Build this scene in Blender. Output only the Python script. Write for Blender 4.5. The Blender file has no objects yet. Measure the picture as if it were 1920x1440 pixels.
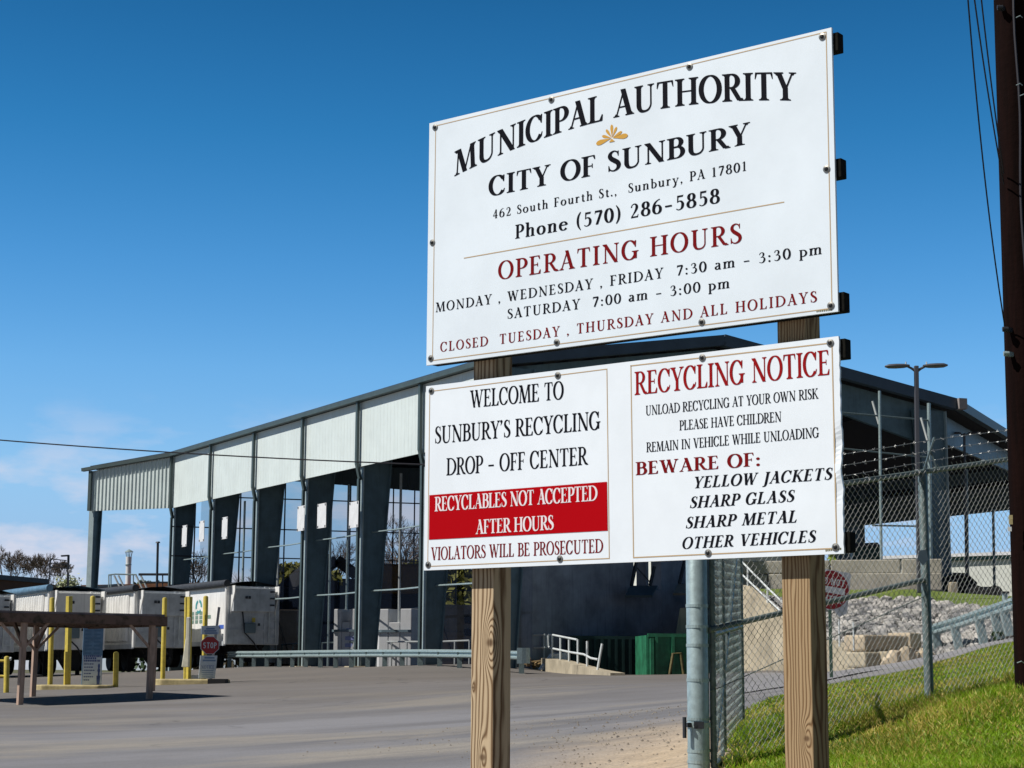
import bpy, math, random
import numpy as np
from mathutils import Vector, Matrix

# ------------------------------------------------------------------ camera, sky, sun, exposure
EYE = 1.6                                   # height of the lens above the road the photographer stands on
FPX, PITCH, ROLL = 3400.0, 0.1575, -0.0051   # focal length in pixels of a 1920 wide picture
SUN_EL, SUN_T = math.radians(49), math.radians(74)
SUN = Vector((-math.sin(SUN_T) * math.cos(SUN_EL), -math.cos(SUN_T) * math.cos(SUN_EL), math.sin(SUN_EL)))
scene = bpy.context.scene
COL = scene.collection
_cp, _sp, _cr, _sr = math.cos(PITCH), math.sin(PITCH), math.cos(ROLL), math.sin(ROLL)
_R0, _U0, FW = Vector((1, 0, 0)), Vector((0, -_sp, _cp)), Vector((0, _cp, _sp))
RT, UP = _cr * _R0 - _sr * _U0, _sr * _R0 + _cr * _U0
CAM = Vector((0, 0, EYE))
cam_data = bpy.data.cameras.new('camera')
cam_data.sensor_width = 36.0
cam_data.lens = FPX / 1920 * 36
cam_data.clip_start, cam_data.clip_end = 0.1, 20000
cam = bpy.data.objects.new('camera', cam_data)
COL.objects.link(cam)
M3 = Matrix((RT, UP, -FW)).transposed()
cam.matrix_world = Matrix.Translation(CAM) @ M3.to_4x4()
scene.camera = cam

world = bpy.data.worlds.new('World')
scene.world = world
world.use_nodes = True
wn, wl = world.node_tree.nodes, world.node_tree.links
wn.clear()
sky = wn.new('ShaderNodeTexSky')
sky.sky_type = 'NISHITA'
sky.sun_disc = False
sky.sun_elevation = SUN_EL
sky.sun_rotation = math.atan2(SUN.x, SUN.y)
sky.altitude = 150
sky.air_density, sky.dust_density, sky.ozone_density = 1.0, 0.2, 4.0
SKY_STRENGTH = 0.085
bg = wn.new('ShaderNodeBackground')
bg.inputs['Strength'].default_value = SKY_STRENGTH
wo = wn.new('ShaderNodeOutputWorld')
tc = wn.new('ShaderNodeTexCoord')
hs = wn.new('ShaderNodeHueSaturation')
hs.inputs['Saturation'].default_value = 1.3
hs.inputs['Value'].default_value = 2.0
wl.new(sky.outputs[0], hs.inputs['Color'])
sep = wn.new('ShaderNodeSeparateXYZ')
wl.new(tc.outputs['Generated'], sep.inputs[0])
mul = wn.new('ShaderNodeMix'); mul.data_type = 'RGBA'; mul.blend_type = 'MULTIPLY'; mul.inputs[0].default_value = 1.0
zr = wn.new('ShaderNodeValToRGB')
SKYK = [(0.0, .86, 1.02, 1.62), (.0607, 1.02, 1.12, 1.53), (.104, 1.50, 1.52, 1.66), (.163, 1.40, 1.59, 1.68), (.22, 1.03, 1.44, 1.55),
        (.29, .60, 1.21, 1.29), (.355, .446, .98, 1.05), (.43, .22, .46, .52), (.6, .10, .18, .24)]  # upper keys dimmed to cut fill light from overhead
for i_, (pos_, r_, g_, b_) in enumerate(SKYK):
    e_ = zr.color_ramp.elements[i_] if i_ < 2 else zr.color_ramp.elements.new(pos_)
    e_.position = pos_; e_.color = (r_ / 2, g_ / 2, b_ / 2, 1)
wl.new(sep.outputs['Z'], zr.inputs[0])
wl.new(hs.outputs[0], mul.inputs[6]); wl.new(zr.outputs[0], mul.inputs[7])
# thin fair weather clouds low in the sky
mp = wn.new('ShaderNodeMapping'); mp.inputs['Scale'].default_value = (9, 9, 26)
nz = wn.new('ShaderNodeTexNoise'); nz.inputs['Scale'].default_value = 1.6; nz.inputs['Detail'].default_value = 7; nz.inputs['Roughness'].default_value = 0.55
wl.new(tc.outputs['Generated'], mp.inputs[0]); wl.new(mp.outputs[0], nz.inputs['Vector'])
cr = wn.new('ShaderNodeMapRange'); cr.inputs[1].default_value = 0.48; cr.inputs[2].default_value = 0.64
wl.new(nz.outputs[0], cr.inputs[0])
lowm = wn.new('ShaderNodeMapRange'); lowm.inputs[1].default_value = 0.15; lowm.inputs[2].default_value = 0.075
wl.new(sep.outputs['Z'], lowm.inputs[0])
cm = wn.new('ShaderNodeMath'); cm.operation = 'MULTIPLY'
wl.new(cr.outputs[0], cm.inputs[0]); wl.new(lowm.outputs[0], cm.inputs[1])
cmx = wn.new('ShaderNodeMix'); cmx.data_type = 'RGBA'
cmx.inputs[7].default_value = (8.2, 8.3, 9.6, 1)
cm2 = wn.new('ShaderNodeMath'); cm2.operation = 'MULTIPLY'; cm2.inputs[1].default_value = 0.8
wl.new(cm.outputs[0], cm2.inputs[0]); wl.new(cm2.outputs[0], cmx.inputs[0])
# unseen sky behind the lens is dimmed to cut fill light on shaded faces
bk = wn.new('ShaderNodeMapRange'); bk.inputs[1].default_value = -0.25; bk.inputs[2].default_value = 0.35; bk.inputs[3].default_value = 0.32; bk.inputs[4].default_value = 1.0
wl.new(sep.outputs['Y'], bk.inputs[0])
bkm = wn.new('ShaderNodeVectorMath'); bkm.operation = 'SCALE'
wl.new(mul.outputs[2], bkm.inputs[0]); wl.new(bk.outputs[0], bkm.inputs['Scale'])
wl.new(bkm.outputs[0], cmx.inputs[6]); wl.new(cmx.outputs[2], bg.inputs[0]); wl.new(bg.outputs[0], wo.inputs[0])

sun_data = bpy.data.lights.new('sun', 'SUN')
sun_data.energy = 5.0
sun_data.angle = math.radians(0.5)
sun_data.color = (1.0, 0.955, 0.89)
sun_ob = bpy.data.objects.new('sun', sun_data)
COL.objects.link(sun_ob)
sun_ob.rotation_euler = (-SUN).to_track_quat('-Z', 'Y').to_euler()
scene.view_settings.view_transform = 'Standard'
scene.view_settings.look = 'None'
scene.view_settings.exposure = 0.0
scene.view_settings.gamma = 1.0

# ------------------------------------------------------------------ helpers
def P(px, py, Y):                    # the point at forward distance Y seen at a pixel of the 1920x1440 photograph
    u, v = (px - 960) / FPX, (720 - py) / FPX
    d = RT * u + UP * v + FW
    return CAM + d * (Y / d.y)

def Pz(px, py, z):                   # ... at height z above the lens
    u, v = (px - 960) / FPX, (720 - py) / FPX
    d = RT * u + UP * v + FW
    return CAM + d * (z / d.z)

def tag(o, label=None, cat=None, group=None, kind=None):
    if label: o['label'] = label
    if cat: o['category'] = cat
    if group: o['group'] = group
    if kind: o['kind'] = kind
    return o

ORG = {}
def thing(name, loc, label, cat, group=None):
    o = bpy.data.objects.new(name, None)
    o.empty_display_size = 0.2
    o.location = loc
    COL.objects.link(o)
    ORG[o] = Vector(loc)
    return tag(o, label, cat, group)

class MB:
    def __init__(s): s.v, s.f = [], []
    def add(s, vs, fs):
        b = len(s.v)
        s.v.extend(tuple(p) for p in vs)
        s.f.extend(tuple(i + b for i in f) for f in fs)
        return s
    def quad(s, *ps): return s.add(ps, [tuple(range(len(ps)))])
    def hexa(s, b, t):               # bottom four, top four
        return s.add(list(b) + list(t), [(3, 2, 1, 0), (4, 5, 6, 7), (0, 1, 5, 4), (1, 2, 6, 5), (2, 3, 7, 6), (3, 0, 4, 7)])
    def box(s, c, size, ax=(1, 0, 0), bev=0):   # centre, (along ax, across, up)
        c = Vector(c); a = Vector(ax).normalized(); b = Vector((-a.y, a.x, 0)); u = Vector((0, 0, 1))
        x, y, z = [k / 2 for k in size]
        q = [(-1, -1), (1, -1), (1, 1), (-1, 1)]
        return s.hexa([c + a * x * i + b * y * j - u * z for i, j in q], [c + a * x * i + b * y * j + u * z for i, j in q])
    def beam(s, p0, p1, w, h, up=(0, 0, 1)):    # rectangular bar, w sideways, h along up
        p0, p1 = Vector(p0), Vector(p1); d = (p1 - p0).normalized(); up = Vector(up)
        if abs(d.dot(up)) > 0.99: up = Vector((0, 1, 0))
        r = d.cross(up).normalized(); u = r.cross(d)
        q = [(-1, -1), (1, -1), (1, 1), (-1, 1)]
        return s.hexa([p0 + r * w / 2 * i + u * h / 2 * j for i, j in q], [p1 + r * w / 2 * i + u * h / 2 * j for i, j in q])
    def tube(s, pts, r, n=8, caps=True):
        pts = [Vector(p) for p in pts]; m = len(pts)
        rs = r if isinstance(r, (list, tuple)) else [r] * m
        vs, fs = [], []
        ref = None
        for i, p in enumerate(pts):
            d = (pts[min(i + 1, m - 1)] - pts[max(i - 1, 0)])
            d = d.normalized() if d.length > 1e-9 else Vector((0, 0, 1))
            if ref is None or abs(ref.dot(d)) > 0.97:
                ref = Vector((0, 0, 1)) if abs(d.z) < 0.9 else Vector((0, 1, 0))
            a = ref - d * ref.dot(d); a.normalize(); b = d.cross(a); ref = a
            for k in range(n):
                t = 2 * math.pi * k / n
                vs.append(p + (a * math.cos(t) + b * math.sin(t)) * rs[i])
        for i in range(m - 1):
            for k in range(n):
                k2 = (k + 1) % n
                fs.append((i * n + k, i * n + k2, (i + 1) * n + k2, (i + 1) * n + k))
        if caps:
            fs.append(tuple(range(n - 1, -1, -1))); fs.append(tuple((m - 1) * n + k for k in range(n)))
        return s.add(vs, fs)
    def prism(s, poly, off):         # closed outline pushed along a vector
        poly = [Vector(p) for p in poly]; off = Vector(off); n = len(poly)
        fs = [tuple(range(n - 1, -1, -1)), tuple(range(n, 2 * n))] + [(i, (i + 1) % n, n + (i + 1) % n, n + i) for i in range(n)]
        return s.add(poly + [p + off for p in poly], fs)
    def build(s, name, mat, parent=None, label=None, smooth=False, bevel=0):
        me = bpy.data.meshes.new(name)
        o0 = ORG.get(parent, Vector((0, 0, 0)))
        me.from_pydata([(p[0] - o0.x, p[1] - o0.y, p[2] - o0.z) for p in s.v], [], s.f)
        me.materials.append(mat)
        if smooth:
            me.polygons.foreach_set('use_smooth', [True] * len(me.polygons))
        me.update()
        o = bpy.data.objects.new(name, me)
        COL.objects.link(o)
        if parent is not None: o.parent = parent
        ORG[o] = o0
        if label: o['label'] = label
        if smooth:
            try: me.set_sharp_from_angle(angle=math.radians(40))
            except Exception: pass
        if bevel:
            m = o.modifiers.new('bevel', 'BEVEL'); m.width = bevel; m.segments = 2; m.limit_method = 'ANGLE'
        return o

def solo(mb, name, mat, label, cat, group=None, kind=None, **kw):
    return tag(mb.build(name, mat, None, **kw), label, cat, group, kind)

def copy_tree(o, parent=None):
    c = o.copy(); COL.objects.link(c)
    if parent is not None:
        c.parent = parent
        c.matrix_parent_inverse = o.matrix_parent_inverse
    for ch in [x for x in bpy.data.objects if x.parent == o]: copy_tree(ch, c)
    return c

# ------------------------------------------------------------------ materials
def mat(name, col, rough=0.6, metal=0.0, var=0.0, vscale=3.0, col2=None, bump=0.0, bscale=40.0, stretch=(1, 1, 1), spec=0.5, detail=6, lo=0.35, hi=0.65, streak=0.0):
    m = bpy.data.materials.new(name); m.use_nodes = True
    nt = m.node_tree; n, l = nt.nodes, nt.links
    b = n['Principled BSDF']
    b.inputs['Base Color'].default_value = (*col, 1)
    b.inputs['Roughness'].default_value = rough
    b.inputs['Metallic'].default_value = metal
    b.inputs['Specular IOR Level'].default_value = spec
    t = n.new('ShaderNodeTexCoord')
    if var or col2:
        mpn = n.new('ShaderNodeMapping'); mpn.inputs['Scale'].default_value = stretch
        l.new(t.outputs['Object'], mpn.inputs[0])
        z = n.new('ShaderNodeTexNoise'); z.inputs['Scale'].default_value = vscale; z.inputs['Detail'].default_value = detail
        z.inputs['Roughness'].default_value = 0.62
        l.new(mpn.outputs[0], z.inputs['Vector'])
        r = n.new('ShaderNodeMapRange'); r.inputs[1].default_value = lo; r.inputs[2].default_value = hi
        l.new(z.outputs[0], r.inputs[0])
        x = n.new('ShaderNodeMix'); x.data_type = 'RGBA'
        c2 = col2 if col2 else tuple(k * (1 - var) for k in col)
        c1 = col if col2 else tuple(min(1, k * (1 + var * 0.5)) for k in col)
        x.inputs[6].default_value = (*c1, 1); x.inputs[7].default_value = (*c2, 1)
        l.new(r.outputs[0], x.inputs[0])
        out = x.outputs[2]
        if streak:                                   # vertical rain streaks
            m2 = n.new('ShaderNodeMapping'); m2.inputs['Scale'].default_value = (5, 5, 0.35)
            l.new(t.outputs['Object'], m2.inputs[0])
            z2 = n.new('ShaderNodeTexNoise'); z2.inputs['Scale'].default_value = 2.2; z2.inputs['Detail'].default_value = 5
            l.new(m2.outputs[0], z2.inputs['Vector'])
            r2 = n.new('ShaderNodeMapRange'); r2.inputs[1].default_value = 0.52; r2.inputs[2].default_value = 0.75; r2.inputs[4].default_value = streak
            l.new(z2.outputs[0], r2.inputs[0])
            x2 = n.new('ShaderNodeMix'); x2.data_type = 'RGBA'; x2.inputs[7].default_value = (*[k * 0.35 for k in col], 1)
            l.new(r2.outputs[0], x2.inputs[0]); l.new(out, x2.inputs[6]); out = x2.outputs[2]
        l.new(out, b.inputs['Base Color'])
    if bump:
        z3 = n.new('ShaderNodeTexNoise'); z3.inputs['Scale'].default_value = bscale; z3.inputs['Detail'].default_value = 5
        l.new(t.outputs['Object'], z3.inputs['Vector'])
        bp = n.new('ShaderNodeBump'); bp.inputs['Strength'].default_value = bump; bp.inputs['Distance'].default_value = 0.02
        l.new(z3.outputs[0], bp.inputs['Height']); l.new(bp.outputs[0], b.inputs['Normal'])
    return m

BOARD = mat('sign_white', (0.80, 0.88, 0.94), 0.35, var=0.05, vscale=2.5)
BOARD2 = mat('sign_white_bright', (0.86, 0.92, 0.97), 0.35, var=0.05, vscale=2.5)
INK = mat('black_letter', (0.008, 0.008, 0.012), 0.45, spec=0.05)
DKRED = mat('dark_red_letter', (0.19, 0.006, 0.008), 0.45, spec=0.05)
RED = mat('red_letter', (0.30, 0.008, 0.010), 0.45, spec=0.05)
BANDRED = mat('red_band', (0.44, 0.002, 0.006), 0.4, spec=0.05)
PINKW = mat('white_letter', (0.84, 0.76, 0.78), 0.45, spec=0.05)
TAN = mat('tan_line', (0.50, 0.36, 0.20), 0.5)
GOLD = mat('gold_emblem', (0.62, 0.33, 0.035), 0.45)
RAILWOOD = mat('dark_rail_wood', (0.010, 0.010, 0.008), 0.9, spec=0.1, var=0.4, vscale=30)
GALV = mat('galvanised_steel', (0.36, 0.46, 0.47), 0.42, 0.35, var=0.22, vscale=14, bump=0.05, bscale=60)
WIRE = mat('fence_wire', (0.46, 0.47, 0.46), 0.4, 0.3)
PIPE = mat('fence_pipe', (0.16, 0.21, 0.21), 0.5, 0.3, var=0.3, vscale=20)
STEELBOLT = mat('bolt_steel', (0.30, 0.29, 0.26), 0.4, 0.8)
DARKHOLE = mat('bolt_centre', (0.03, 0.03, 0.03), 0.4, 0.6)
BLUESTEEL = mat('blue_painted_steel', (0.10, 0.165, 0.20), 0.5, var=0.25, vscale=1.5, streak=0.3)
FLANGE = mat('sunlit_flange', (0.32, 0.40, 0.42), 0.5, var=0.15, vscale=2, streak=0.2)  # paler than the column steel: sunlight put into the colour
GUTTER = mat('grey_green_gutter', (0.055, 0.082, 0.082), 0.5, var=0.15, vscale=2)
PANEL = mat('pale_wall_panel', (0.66, 0.735, 0.72), 0.5, var=0.07, vscale=0.8, streak=0.12)
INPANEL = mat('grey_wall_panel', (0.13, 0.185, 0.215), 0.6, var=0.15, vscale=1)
CEIL = mat('shade_dark_ceiling', (0.018, 0.022, 0.034), 0.9)  # near-black base colour stands in for the shade under the roof
ROOF = mat('dark_metal_roof', (0.055, 0.08, 0.11), 0.45, 0.2, var=0.2, vscale=1)
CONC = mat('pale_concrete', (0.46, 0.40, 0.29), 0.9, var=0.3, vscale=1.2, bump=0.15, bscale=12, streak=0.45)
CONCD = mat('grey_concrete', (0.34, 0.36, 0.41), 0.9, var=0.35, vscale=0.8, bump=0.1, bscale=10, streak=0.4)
CONCG = mat('block_concrete', (0.40, 0.37, 0.31), 0.9, var=0.25, vscale=1.5, bump=0.15, bscale=12, streak=0.2)
WHITE = mat('white_paint', (0.74, 0.75, 0.76), 0.5, var=0.08, vscale=2, streak=0.15)
RAILW = mat('pale_rail', (0.62, 0.66, 0.66), 0.5, var=0.15, vscale=3)
TRAILW = mat('trailer_white', (0.80, 0.80, 0.78), 0.45, var=0.12, vscale=1.2, streak=0.3)
ALU = mat('trailer_aluminium', (0.55, 0.58, 0.61), 0.45, 0.3, var=0.25, vscale=1.8, streak=0.3)
TRAILT = mat('trailer_tan', (0.36, 0.32, 0.28), 0.6, var=0.25, vscale=1.5, streak=0.3)
TARP = mat('blue_tarp', (0.10, 0.20, 0.30), 0.6, var=0.3, vscale=4)
TARPD = mat('dark_tarp', (0.03, 0.035, 0.045), 0.7, var=0.4, vscale=5)
YELLOW = mat('yellow_paint', (0.62, 0.49, 0.075), 0.55, var=0.2, vscale=6, streak=0.3)
BLACK = mat('black_rubber', (0.012, 0.012, 0.013), 0.8)
DKSTEEL = mat('dark_steel', (0.035, 0.04, 0.05), 0.5, 0.3)
LAMPM = mat('lamp_pole_grey', (0.085, 0.088, 0.105), 0.5, 0.2)
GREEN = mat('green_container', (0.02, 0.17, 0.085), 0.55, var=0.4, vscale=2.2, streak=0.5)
GREEND = mat('shaded_green_container', (0.008, 0.04, 0.036), 0.65, var=0.3, vscale=2)  # darker than the other container: pit shade put into the green
STOPRED = mat('stop_red', (0.33, 0.012, 0.018), 0.4)
SHADEW = mat('notice_board', (0.55, 0.64, 0.74), 0.5, var=0.1, vscale=6)  # white boards tinted blue: shade put into the colour
SHADEB = mat('shade_blue_board', (0.13, 0.25, 0.40), 0.5, var=0.25, vscale=4)  # upper notice sheet blued to stand in for shade
BLUET = mat('blue_print', (0.06, 0.10, 0.28), 0.5)
POLEW = mat('pole_wood', (0.0075, 0.0022, 0.0016), 0.9, spec=0.08, var=0.5, vscale=4, stretch=(6, 6, 0.4), bump=0.3, bscale=20)
SHEDW = mat('weathered_brown_wood', (0.16, 0.10, 0.075), 0.85, var=0.0, vscale=3.0, col2=(0.045, 0.035, 0.02), lo=0.5, hi=0.64)
LEGW = mat('pale_brown_wood', (0.44, 0.31, 0.24), 0.8, var=0.3, vscale=5, stretch=(3, 3, 0.5))
STONE = mat('riprap_stone', (0.44, 0.42, 0.39), 0.9, col2=(0.15, 0.15, 0.155), vscale=1.4, lo=0.42, hi=0.6, bump=0.3, bscale=8)
STONEW = mat('pale_stone', (0.52, 0.43, 0.31), 0.9, var=0.3, vscale=1.5, bump=0.3, bscale=8)
KERBY = mat('worn_yellow_kerb', (0.52, 0.43, 0.22), 0.8, var=0.3, vscale=4, bump=0.15, bscale=15)
TWIG = mat('bare_bark', (0.13, 0.105, 0.09), 0.9, var=0.3, vscale=2)
LEAF = mat('spring_leaf', (0.13, 0.17, 0.025), 0.7, var=0.4, vscale=1.5)
LEAFD = mat('dark_leaf', (0.035, 0.075, 0.02), 0.7, var=0.4, vscale=1.5)
BRICK = mat('brown_brick', (0.11, 0.065, 0.05), 0.85, var=0.2, vscale=2)
RUST = mat('rust_brown', (0.27, 0.12, 0.06), 0.85, var=0.3, vscale=1)
EXCY = mat('machine_ochre', (0.17, 0.09, 0.012), 0.5, var=0.3, vscale=2)
GLASSD = mat('dark_glass', (0.10, 0.15, 0.19), 0.15)
ASPH_D = mat('driveway_asphalt', (0.25, 0.245, 0.255), 0.9, var=0.2, vscale=2.5, bump=0.2, bscale=30)
CABLE = mat('black_cable', (0.012, 0.012, 0.02), 0.6)
# ------------------------------------------------------------------ a roman letterform set drawn with polygons
def make_font(T, h):
    G = {}
    def pen(pts, ws=None, k=1.5):
        n = len(pts); out = []
        L, R = [], []
        for i in range(n):
            x, y = pts[i]
            a, b = pts[max(i - 1, 0)], pts[min(i + 1, n - 1)]
            dx, dy = b[0] - a[0], b[1] - a[1]; d = math.hypot(dx, dy) or 1; dx /= d; dy /= d
            w = ws[i] if ws else h + (T * 1.06 - h) * abs(dy) ** k
            L.append((x - dy * w / 2, y + dx * w / 2)); R.append((x + dy * w / 2, y - dx * w / 2))
        for i in range(n - 1): out.append([L[i], R[i], R[i + 1], L[i + 1]])
        return [out]
    def spl(pts, m=6):
        o = []; n = len(pts)
        for i in range(n - 1):
            p = [pts[max(i - 1, 0)], pts[i], pts[i + 1], pts[min(i + 2, n - 1)]]
            for j in range(m):
                t = j / m
                o.append(tuple(0.5 * (2 * p[1][c] + (p[2][c] - p[0][c]) * t + (2 * p[0][c] - 5 * p[1][c] + 4 * p[2][c] - p[3][c]) * t * t + (3 * p[1][c] - p[0][c] - 3 * p[2][c] + p[3][c]) * t ** 3) for c in range(len(p[1]))))
        o.append(tuple(pts[-1])); return o
    def curve(pts): return pen(spl(pts))
    def wcurve(pts):
        s = spl(pts); return pen([q[:2] for q in s], [q[2] for q in s])
    def arc(cx, cy, rx, ry, a0, a1, m=28):
        return pen([(cx + rx * math.cos(math.radians(a0 + (a1 - a0) * i / m)), cy + ry * math.sin(math.radians(a0 + (a1 - a0) * i / m))) for i in range(m + 1)])
    def poly(*p): return [[list(p)]]
    def rect(x0, y0, x1, y1): return poly((x0, y0), (x1, y0), (x1, y1), (x0, y1))
    def foot(xc, w, y=0.0, up=1, s=0.10, a=None, b=None):
        l, r = xc - w / 2, xc + w / 2; sl = s if a is None else a; sr = s if b is None else b
        e, q = 0.038 * up, 0.11 * up
        return poly((l - sl, y), (r + sr, y), (r + sr, y + e), (r + sr * 0.35, y + e * 1.35), (r, y + q), (l, y + q), (l - sl * 0.35, y + e * 1.35), (l - sl, y + e))
    def stem(x, w=None, y0=0, y1=1, t=1, b=1, s=0.09):
        w = w or T; o = rect(x - w / 2, y0 + 0.02, x + w / 2, y1 - 0.02)
        if b: o += foot(x, w, y0, 1, s)
        if t: o += foot(x, w, y1, -1, s)
        return o
    def bow(x0, y0, y1, xr):
        r = (y1 - y0) / 2; xm = max(x0 + 0.06, xr - r * 0.95); cy = (y0 + y1) / 2
        pts = [(x0, y1), ((x0 + xm) / 2, y1)]
        pts += [(xm + (xr - xm) * math.cos(math.radians(90 - 180 * i / 18)), cy + r * math.sin(math.radians(90 - 180 * i / 18))) for i in range(19)]
        pts += [((x0 + xm) / 2, y0), (x0, y0)]
        return pen(pts)
    def diag(x0, y0, x1, y1, w): return poly((x0 - w / 2, y0), (x0 + w / 2, y0), (x1 + w / 2, y1), (x1 - w / 2, y1))
    hb = h * 1.05
    G['A'] = (diag(.10, 0, .40, 1.0, hb) + diag(.63, 0, .365, 1.02, T * 1.12) + rect(.19, .32, .56, .32 + h) + foot(.10, hb, s=.09) + foot(.63, T * 1.1, s=.075), .76)
    G['B'] = (stem(.17) + bow(.17, .53, .975, .54) + bow(.17, .025, .555, .60), .66)
    def bigC(w):
        return arc(w, .5, w - .07, .49, 38, 322) + poly((w * 2 - .125, .64), (w * 2 - .085, .64), (w * 2 - .07, .98), (w * 2 - .115, .98), (w * 2 - .2, .84))
    G['C'] = (bigC(.38) + poly((.62, .16), (.68, .29), (.71, .29), (.665, .1)), .74)
    G['D'] = (stem(.17) + bow(.17, .025, .975, .76), .82)
    bar = lambda x0, x1, y: rect(x0, y - h / 2, x1, y + h / 2)
    tipd = lambda x, y, g, hh: poly((x - g, y), (x, y), (x + .015, y - hh), (x - .02, y - hh))
    G['E'] = (stem(.17) + bar(.17, .53, .975) + bar(.17, .44, .515) + bar(.17, .57, .025) + tipd(.55, .99, .10, .2) + tipd(.59, .01, .12, -.22) + rect(.425, .41, .46, .62), .64)
    G['F'] = (stem(.17) + bar(.17, .53, .975) + bar(.17, .44, .49) + tipd(.55, .99, .10, .2) + rect(.425, .385, .46, .6), .59)
    G['G'] = (bigC(.385) + stem(.655, y0=.03, y1=.44, b=0), .80)
    G['H'] = (stem(.17) + stem(.69) + rect(.17, .49, .69, .49 + h), .86)
    G['I'] = (stem(.17), .34)
    G['J'] = (stem(.24, y0=-.06, b=0) + curve([(.24, .1), (.23, -.08), (.17, -.2), (.06, -.23)]) + poly((.02, -.26), (.1, -.26), (.1, -.17), (.03, -.17)), .40)
    G['K'] = (stem(.17) + diag(.22, .40, .60, .97, h * 1.2) + diag(.67, .02, .36, .56, T * 1.05) + foot(.62, h, 1, -1, .1) + foot(.67, T, 0, 1, .08), .78)
    G['L'] = (stem(.17) + bar(.17, .56, .025) + tipd(.58, .01, .14, -.24), .62)
    G['M'] = (diag(.13, 0, .19, 1, hb) + diag(.49, 0, .20, 1, T * 1.1) + diag(.47, 0, .76, 1, hb) + diag(.85, 0, .80, 1, T) + foot(.13, hb, s=.09) + foot(.86, T, s=.08) + foot(.14, T * .8, 1, -1, .06, b=0) + foot(.84, T * .8, 1, -1, .06, a=0), 1.0)
    G['N'] = (rect(.15, 0, .15 + hb, .98) + diag(.70, 0, .15, 1, T * 1.2) + rect(.70, 0, .70 + hb, 1) + foot(.17, hb, s=.09) + foot(.72, hb, 1, -1, .09) + foot(.13, T * .6, 1, -1, .05, b=0), .86)
    G['O'] = (arc(.41, .5, .335, .49, 0, 360, 48), .82)
    G['P'] = (stem(.17) + bow(.17, .45, .975, .56), .61)
    G['R'] = (stem(.17) + bow(.17, .49, .975, .55) + diag(.62, .03, .34, .52, T * 1.05) + foot(.66, T * .8, 0, 1, .02, a=.0, b=.07), .72)
    sS = T * 1.12
    G['S'] = (wcurve([(.455, .80, h), (.40, .92, h), (.28, .975, h * 1.2), (.155, .90, T * .7), (.12, .76, T * .95), (.18, .63, sS), (.31, .51, sS * 1.05), (.435, .39, sS), (.475, .24, T * .95), (.42, .10, T * .7), (.28, .025, h * 1.2), (.15, .07, h), (.075, .2, h)]) + poly((.44, .72), (.47, .72), (.475, .99), (.42, .93)) + poly((.06, .3), (.09, .3), (.13, .07), (.06, .01)), .54)
    G['T'] = (stem(.35, t=0) + bar(.05, .65, .975) + poly((.03, .76), (.055, .76), (.13, .99), (.045, .995)) + poly((.67, .76), (.645, .76), (.57, .99), (.655, .995)), .70)
    G['U'] = (rect(.19 - T / 2, .32, .19 + T / 2, .98) + foot(.19, T, 1, -1, .08) + rect(.66 - hb / 2, .32, .66 + hb / 2, .98) + foot(.66, hb, 1, -1, .1)
              + wcurve([(.19, .36, T), (.2, .2, T), (.27, .06, T * .75), (.41, .015, h * 1.5), (.56, .06, h * 1.3), (.65, .2, hb), (.66, .36, hb)]), .82)
    G['V'] = (diag(.40, 0, .14, 1, T * 1.1) + diag(.39, 0, .64, 1, hb) + foot(.14, T, 1, -1, .08) + foot(.64, hb, 1, -1, .1), .76)
    G['W'] = (diag(.36, 0, .13, 1, T * 1.05) + diag(.35, 0, .54, 1, hb) + diag(.77, 0, .52, 1, T * 1.05) + diag(.76, 0, .98, 1, hb) + foot(.13, T, 1, -1, .08) + foot(.98, hb, 1, -1, .1) + foot(.52, T * .8, 1, -1, .05), 1.1)
    G['Y'] = (rect(.36 - T / 2, .02, .36 + T / 2, .47) + foot(.36, T, s=.1) + diag(.355, .42, .13, 1, T * 1.05) + diag(.385, .42, .62, 1, hb) + foot(.13, T, 1, -1, .08) + foot(.62, hb, 1, -1, .1), .72)
    x = .64
    G['a'] = (rect(.42 - T / 2, .06, .42 + T / 2, .45) + curve([(.14, .52), (.2, .6), (.3, .615), (.40, .55), (.42, .42)]) + curve([(.40, .37), (.24, .32), (.12, .22), (.14, .08), (.24, .025), (.36, .08), (.41, .14)]) + curve([(.43, .1), (.47, .02), (.54, .06)]), .56)
    G['b'] = (rect(.16 - T / 2, .02, .16 + T / 2, 1.0) + foot(.16, T, 1.03, -1, .08, b=0) + bow(.16, .025, .60, .56), .62)
    G['e'] = (arc(.32, .31, .235, .29, 12, 325) + rect(.1, .35, .55, .35 + h), .60)
    nst = lambda X: rect(X - T / 2, .02, X + T / 2, .47) + foot(X, T, 0, 1, .07)
    G['h'] = (rect(.16 - T / 2, .02, .16 + T / 2, 1.0) + foot(.16, T, 1.03, -1, .08, b=0) + foot(.16, T, 0, 1, .07) + nst(.52) + curve([(.17, .46), (.28, .59), (.42, .61), (.51, .54), (.52, .42)]), .68)
    ns1 = rect(.16 - T / 2, .02, .16 + T / 2, .6) + foot(.16, T, 0, 1, .07) + foot(.16, T, .63, -1, .07, b=0)
    G['n'] = (ns1 + nst(.52) + curve([(.17, .46), (.28, .59), (.42, .61), (.51, .54), (.52, .42)]), .68)
    G['m'] = (ns1 + nst(.50) + nst(.84) + curve([(.17, .46), (.27, .59), (.40, .61), (.49, .54), (.50, .42)]) + curve([(.51, .46), (.61, .59), (.74, .61), (.83, .54), (.84, .42)]), 1.0)
    G['o'] = (arc(.32, .31, .235, .29, 0, 360, 36), .64)
    G['p'] = (rect(.16 - T / 2, -.3, .16 + T / 2, .6) + foot(.16, T, -.33, 1, .07) + foot(.16, T, .63, -1, .07, b=0) + bow(.16, .025, .60, .56), .62)
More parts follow.
